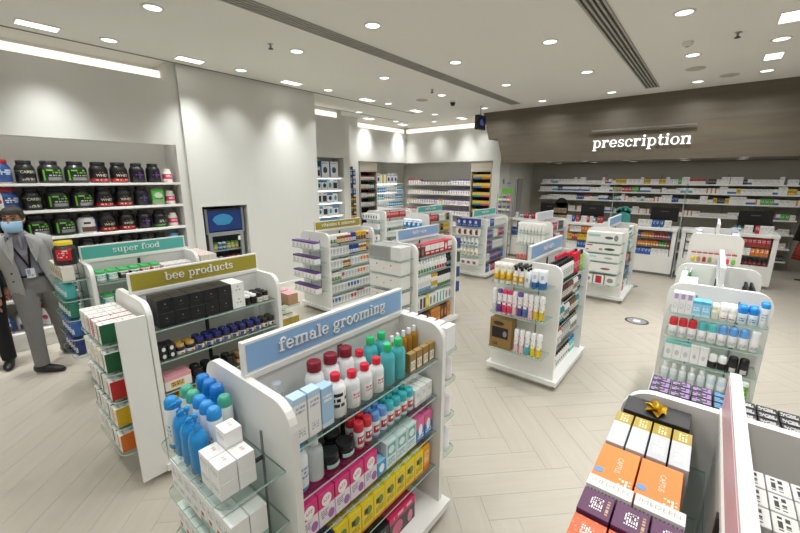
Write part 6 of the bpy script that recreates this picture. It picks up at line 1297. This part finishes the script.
    # --- jacket
    if jacket:
        jk = MB(); n = 26; op = .50; lvj = [(pel[2]-.17, .205, .150, .62), (pel[2]-.02, .195, .148, .55), ((ch[2]+pel[2])/2, .180, .135, .46), (ch[2]-.05, .196, .142, .40), (ch[2]+.05, .202, .142, .40), (ch[2]+.12, .190, .125, .42), (ch[2]+.165, .130, .100, .55), (ch[2]+.185, .085, .085, .62)]
        vs = []; m_ = len(lvj)
        for z, a, d, o_ in lvj:
            f = (z-pel[2])/(ch[2]-pel[2]); cx, cy = pel[0]+(ch[0]-pel[0])*f, pel[1]+(ch[1]-pel[1])*f
            for k in range(n+1): q = -PI/2+o_+(2*PI-2*o_)*k/n; vs.append((cx+a*math.cos(q), cy+d*math.sin(q), z))
        jk.add(vs, [(i*(n+1)+k, i*(n+1)+k+1, (i+1)*(n+1)+k+1, (i+1)*(n+1)+k) for i in range(m_-1) for k in range(n)], 0, True)
        JM = mat(jacket, .9, noise=.06, nscale=120)
        o = jk.build('jacket', JM, t); s = o.modifiers.new('thick', 'SOLIDIFY'); s.thickness = .012; s.offset = 1
        for sd in ('L', 'R'):
            S, E_, W_ = J['s'+sd], J['e'+sd], J['w'+sd]; x0 = (S[0]*.7+ch[0]*.3, S[1], S[2]+.005)
            MB().tube([x0, (S[0], S[1], S[2]-.01), ((S[0]+E_[0])/2, (S[1]+E_[1])/2, (S[2]+E_[2])/2), E_, ((E_[0]+W_[0])/2, (E_[1]+W_[1])/2, (E_[2]+W_[2])/2), W_], [.068, .080, .070, .062, .055, .048], 14).build('sleeve', JM, o)
        for s in (-1, 1):   # lapels lie on the front edges
            a = [(ch[0]+s*.045, ch[1]-.125, ch[2]+.175), (ch[0]+s*.105, ch[1]-.128, ch[2]+.12), (ch[0]+s*.135, ch[1]-.146, ch[2]+.06), (ch[0]+s*.085, ch[1]-.157, ch[2]-.10), (ch[0]+s*.060, ch[1]-.148, ch[2]+.02)]
            MB().add(a+[(p[0], p[1]+.008, p[2]) for p in a], [(0, 1, 2, 3, 4), (9, 8, 7, 6, 5), (0, 5, 6, 1), (1, 6, 7, 2), (2, 7, 8, 3), (3, 8, 9, 4), (4, 9, 5, 0)]).build('lapel', JM, o)
        for zz in (-.03, .05): MB().lathe([(.009, 0), (.009, .004)], 10).build('button', mat('2a2a2e', .4), o, (ch[0]-.110, ch[1]-.160, (ch[2]+pel[2])/2-.06+zz)).rotation_euler = (PI/2, 0, 0)
        # lanyard and badge
        for s in (-1, 1): MB().tube([(ch[0]+s*.075, ch[1]-.075, ch[2]+.165), (ch[0]+s*.05, ch[1]-.128, ch[2]+.05), (ch[0]+.03, ch[1]-.130, (ch[2]+pel[2])/2+.02)], (.009), 6).build('lanyard', mat('19191b', .7), t)
        MB().box(ch[0]-.005, ch[0]+.06, ch[1]-.132, ch[1]-.126, (ch[2]+pel[2])/2-.08, (ch[2]+pel[2])/2+.015).build('name_badge', pack('d6d8dc', [('r', .1, .5, .4, .9, '8a98a8'), ('t', .1, .9, .1, .35, '6a6a70', 2)]), t)
        MB().tube([(hx, hy-.045, hz-.14), (ch[0]+.005, ch[1]-.128, ch[2]+.05)], (.012), 6).build('shirt_placket', mat(shirt, .8), t)
    return t
J1 = dict(head=(-.005, -.07, 1.605), sh=None, pel=(.06, .03, .93), chest=(.0, .0, 1.27),
     sL=(.185, .01, 1.385), eL=(.25, .07, 1.11), wL=(.27, .0, .86), hL=(.27, -.03, .70), sR=(-.185, .0, 1.385), eR=(-.26, .03, 1.11), wR=(-.25, -.06, .86), hR=(-.25, -.09, .70),
     hpL=(.15, .05, .87), knL=(.20, .14, .47), anL=(.235, .30, .085), hpR=(-.03, .02, .87), knR=(-.035, -.07, .48), anR=(-.04, -.13, .085), toeL=(.5, -.85), toeR=(.75, -.65))
person((.48, 5.35, 0), 0, 'man in pale grey blazer and blue face mask beside the protein tubs', 'a87a5c', J1, -.42, '9c9b99', '918f9c', '7a7876', '2b2420', '9cc3e0')
J2 = dict(head=(-.02, -.03, 1.62), sh=None, pel=(0, .0, .94), chest=(0, 0, 1.28),
     sL=(.18, .01, 1.39), eL=(.23, .03, 1.12), wL=(.22, -.04, .87), hL=(.22, -.06, .72), sR=(-.18, 0, 1.39), eR=(-.24, .03, 1.12), wR=(-.24, -.04, .87), hR=(-.24, -.06, .72),
     hpL=(.09, .0, .88), knL=(.10, -.03, .48), anL=(.11, -.01, .085), hpR=(-.09, 0, .88), knR=(-.09, -.03, .48), anR=(-.10, .06, .085), toeL=(-.2, -1.), toeR=(-.4, -.9))
person((.13, 5.72, 0), 0, 'person in black trousers and black shoes behind the man', '9a6e52', J2, .2, None, '1d1d20', '1a1a1c', '221c1a', None, dark=True)

# ------------------------------------------------------------------ groups for look-alikes
cnt = {}
for o in COL.objects:
    if o.parent is None and 'label' in o: cnt.setdefault(o['label'], []).append(o)
for l_, os_ in cnt.items():
    if len(os_) > 1:
        for o in os_:
            if 'group' not in o: o['group'] = 'several of: '+l_ if len(l_) < 40 else l_.replace('on the', 'set on the', 1)
bpy.context.view_layer.update()
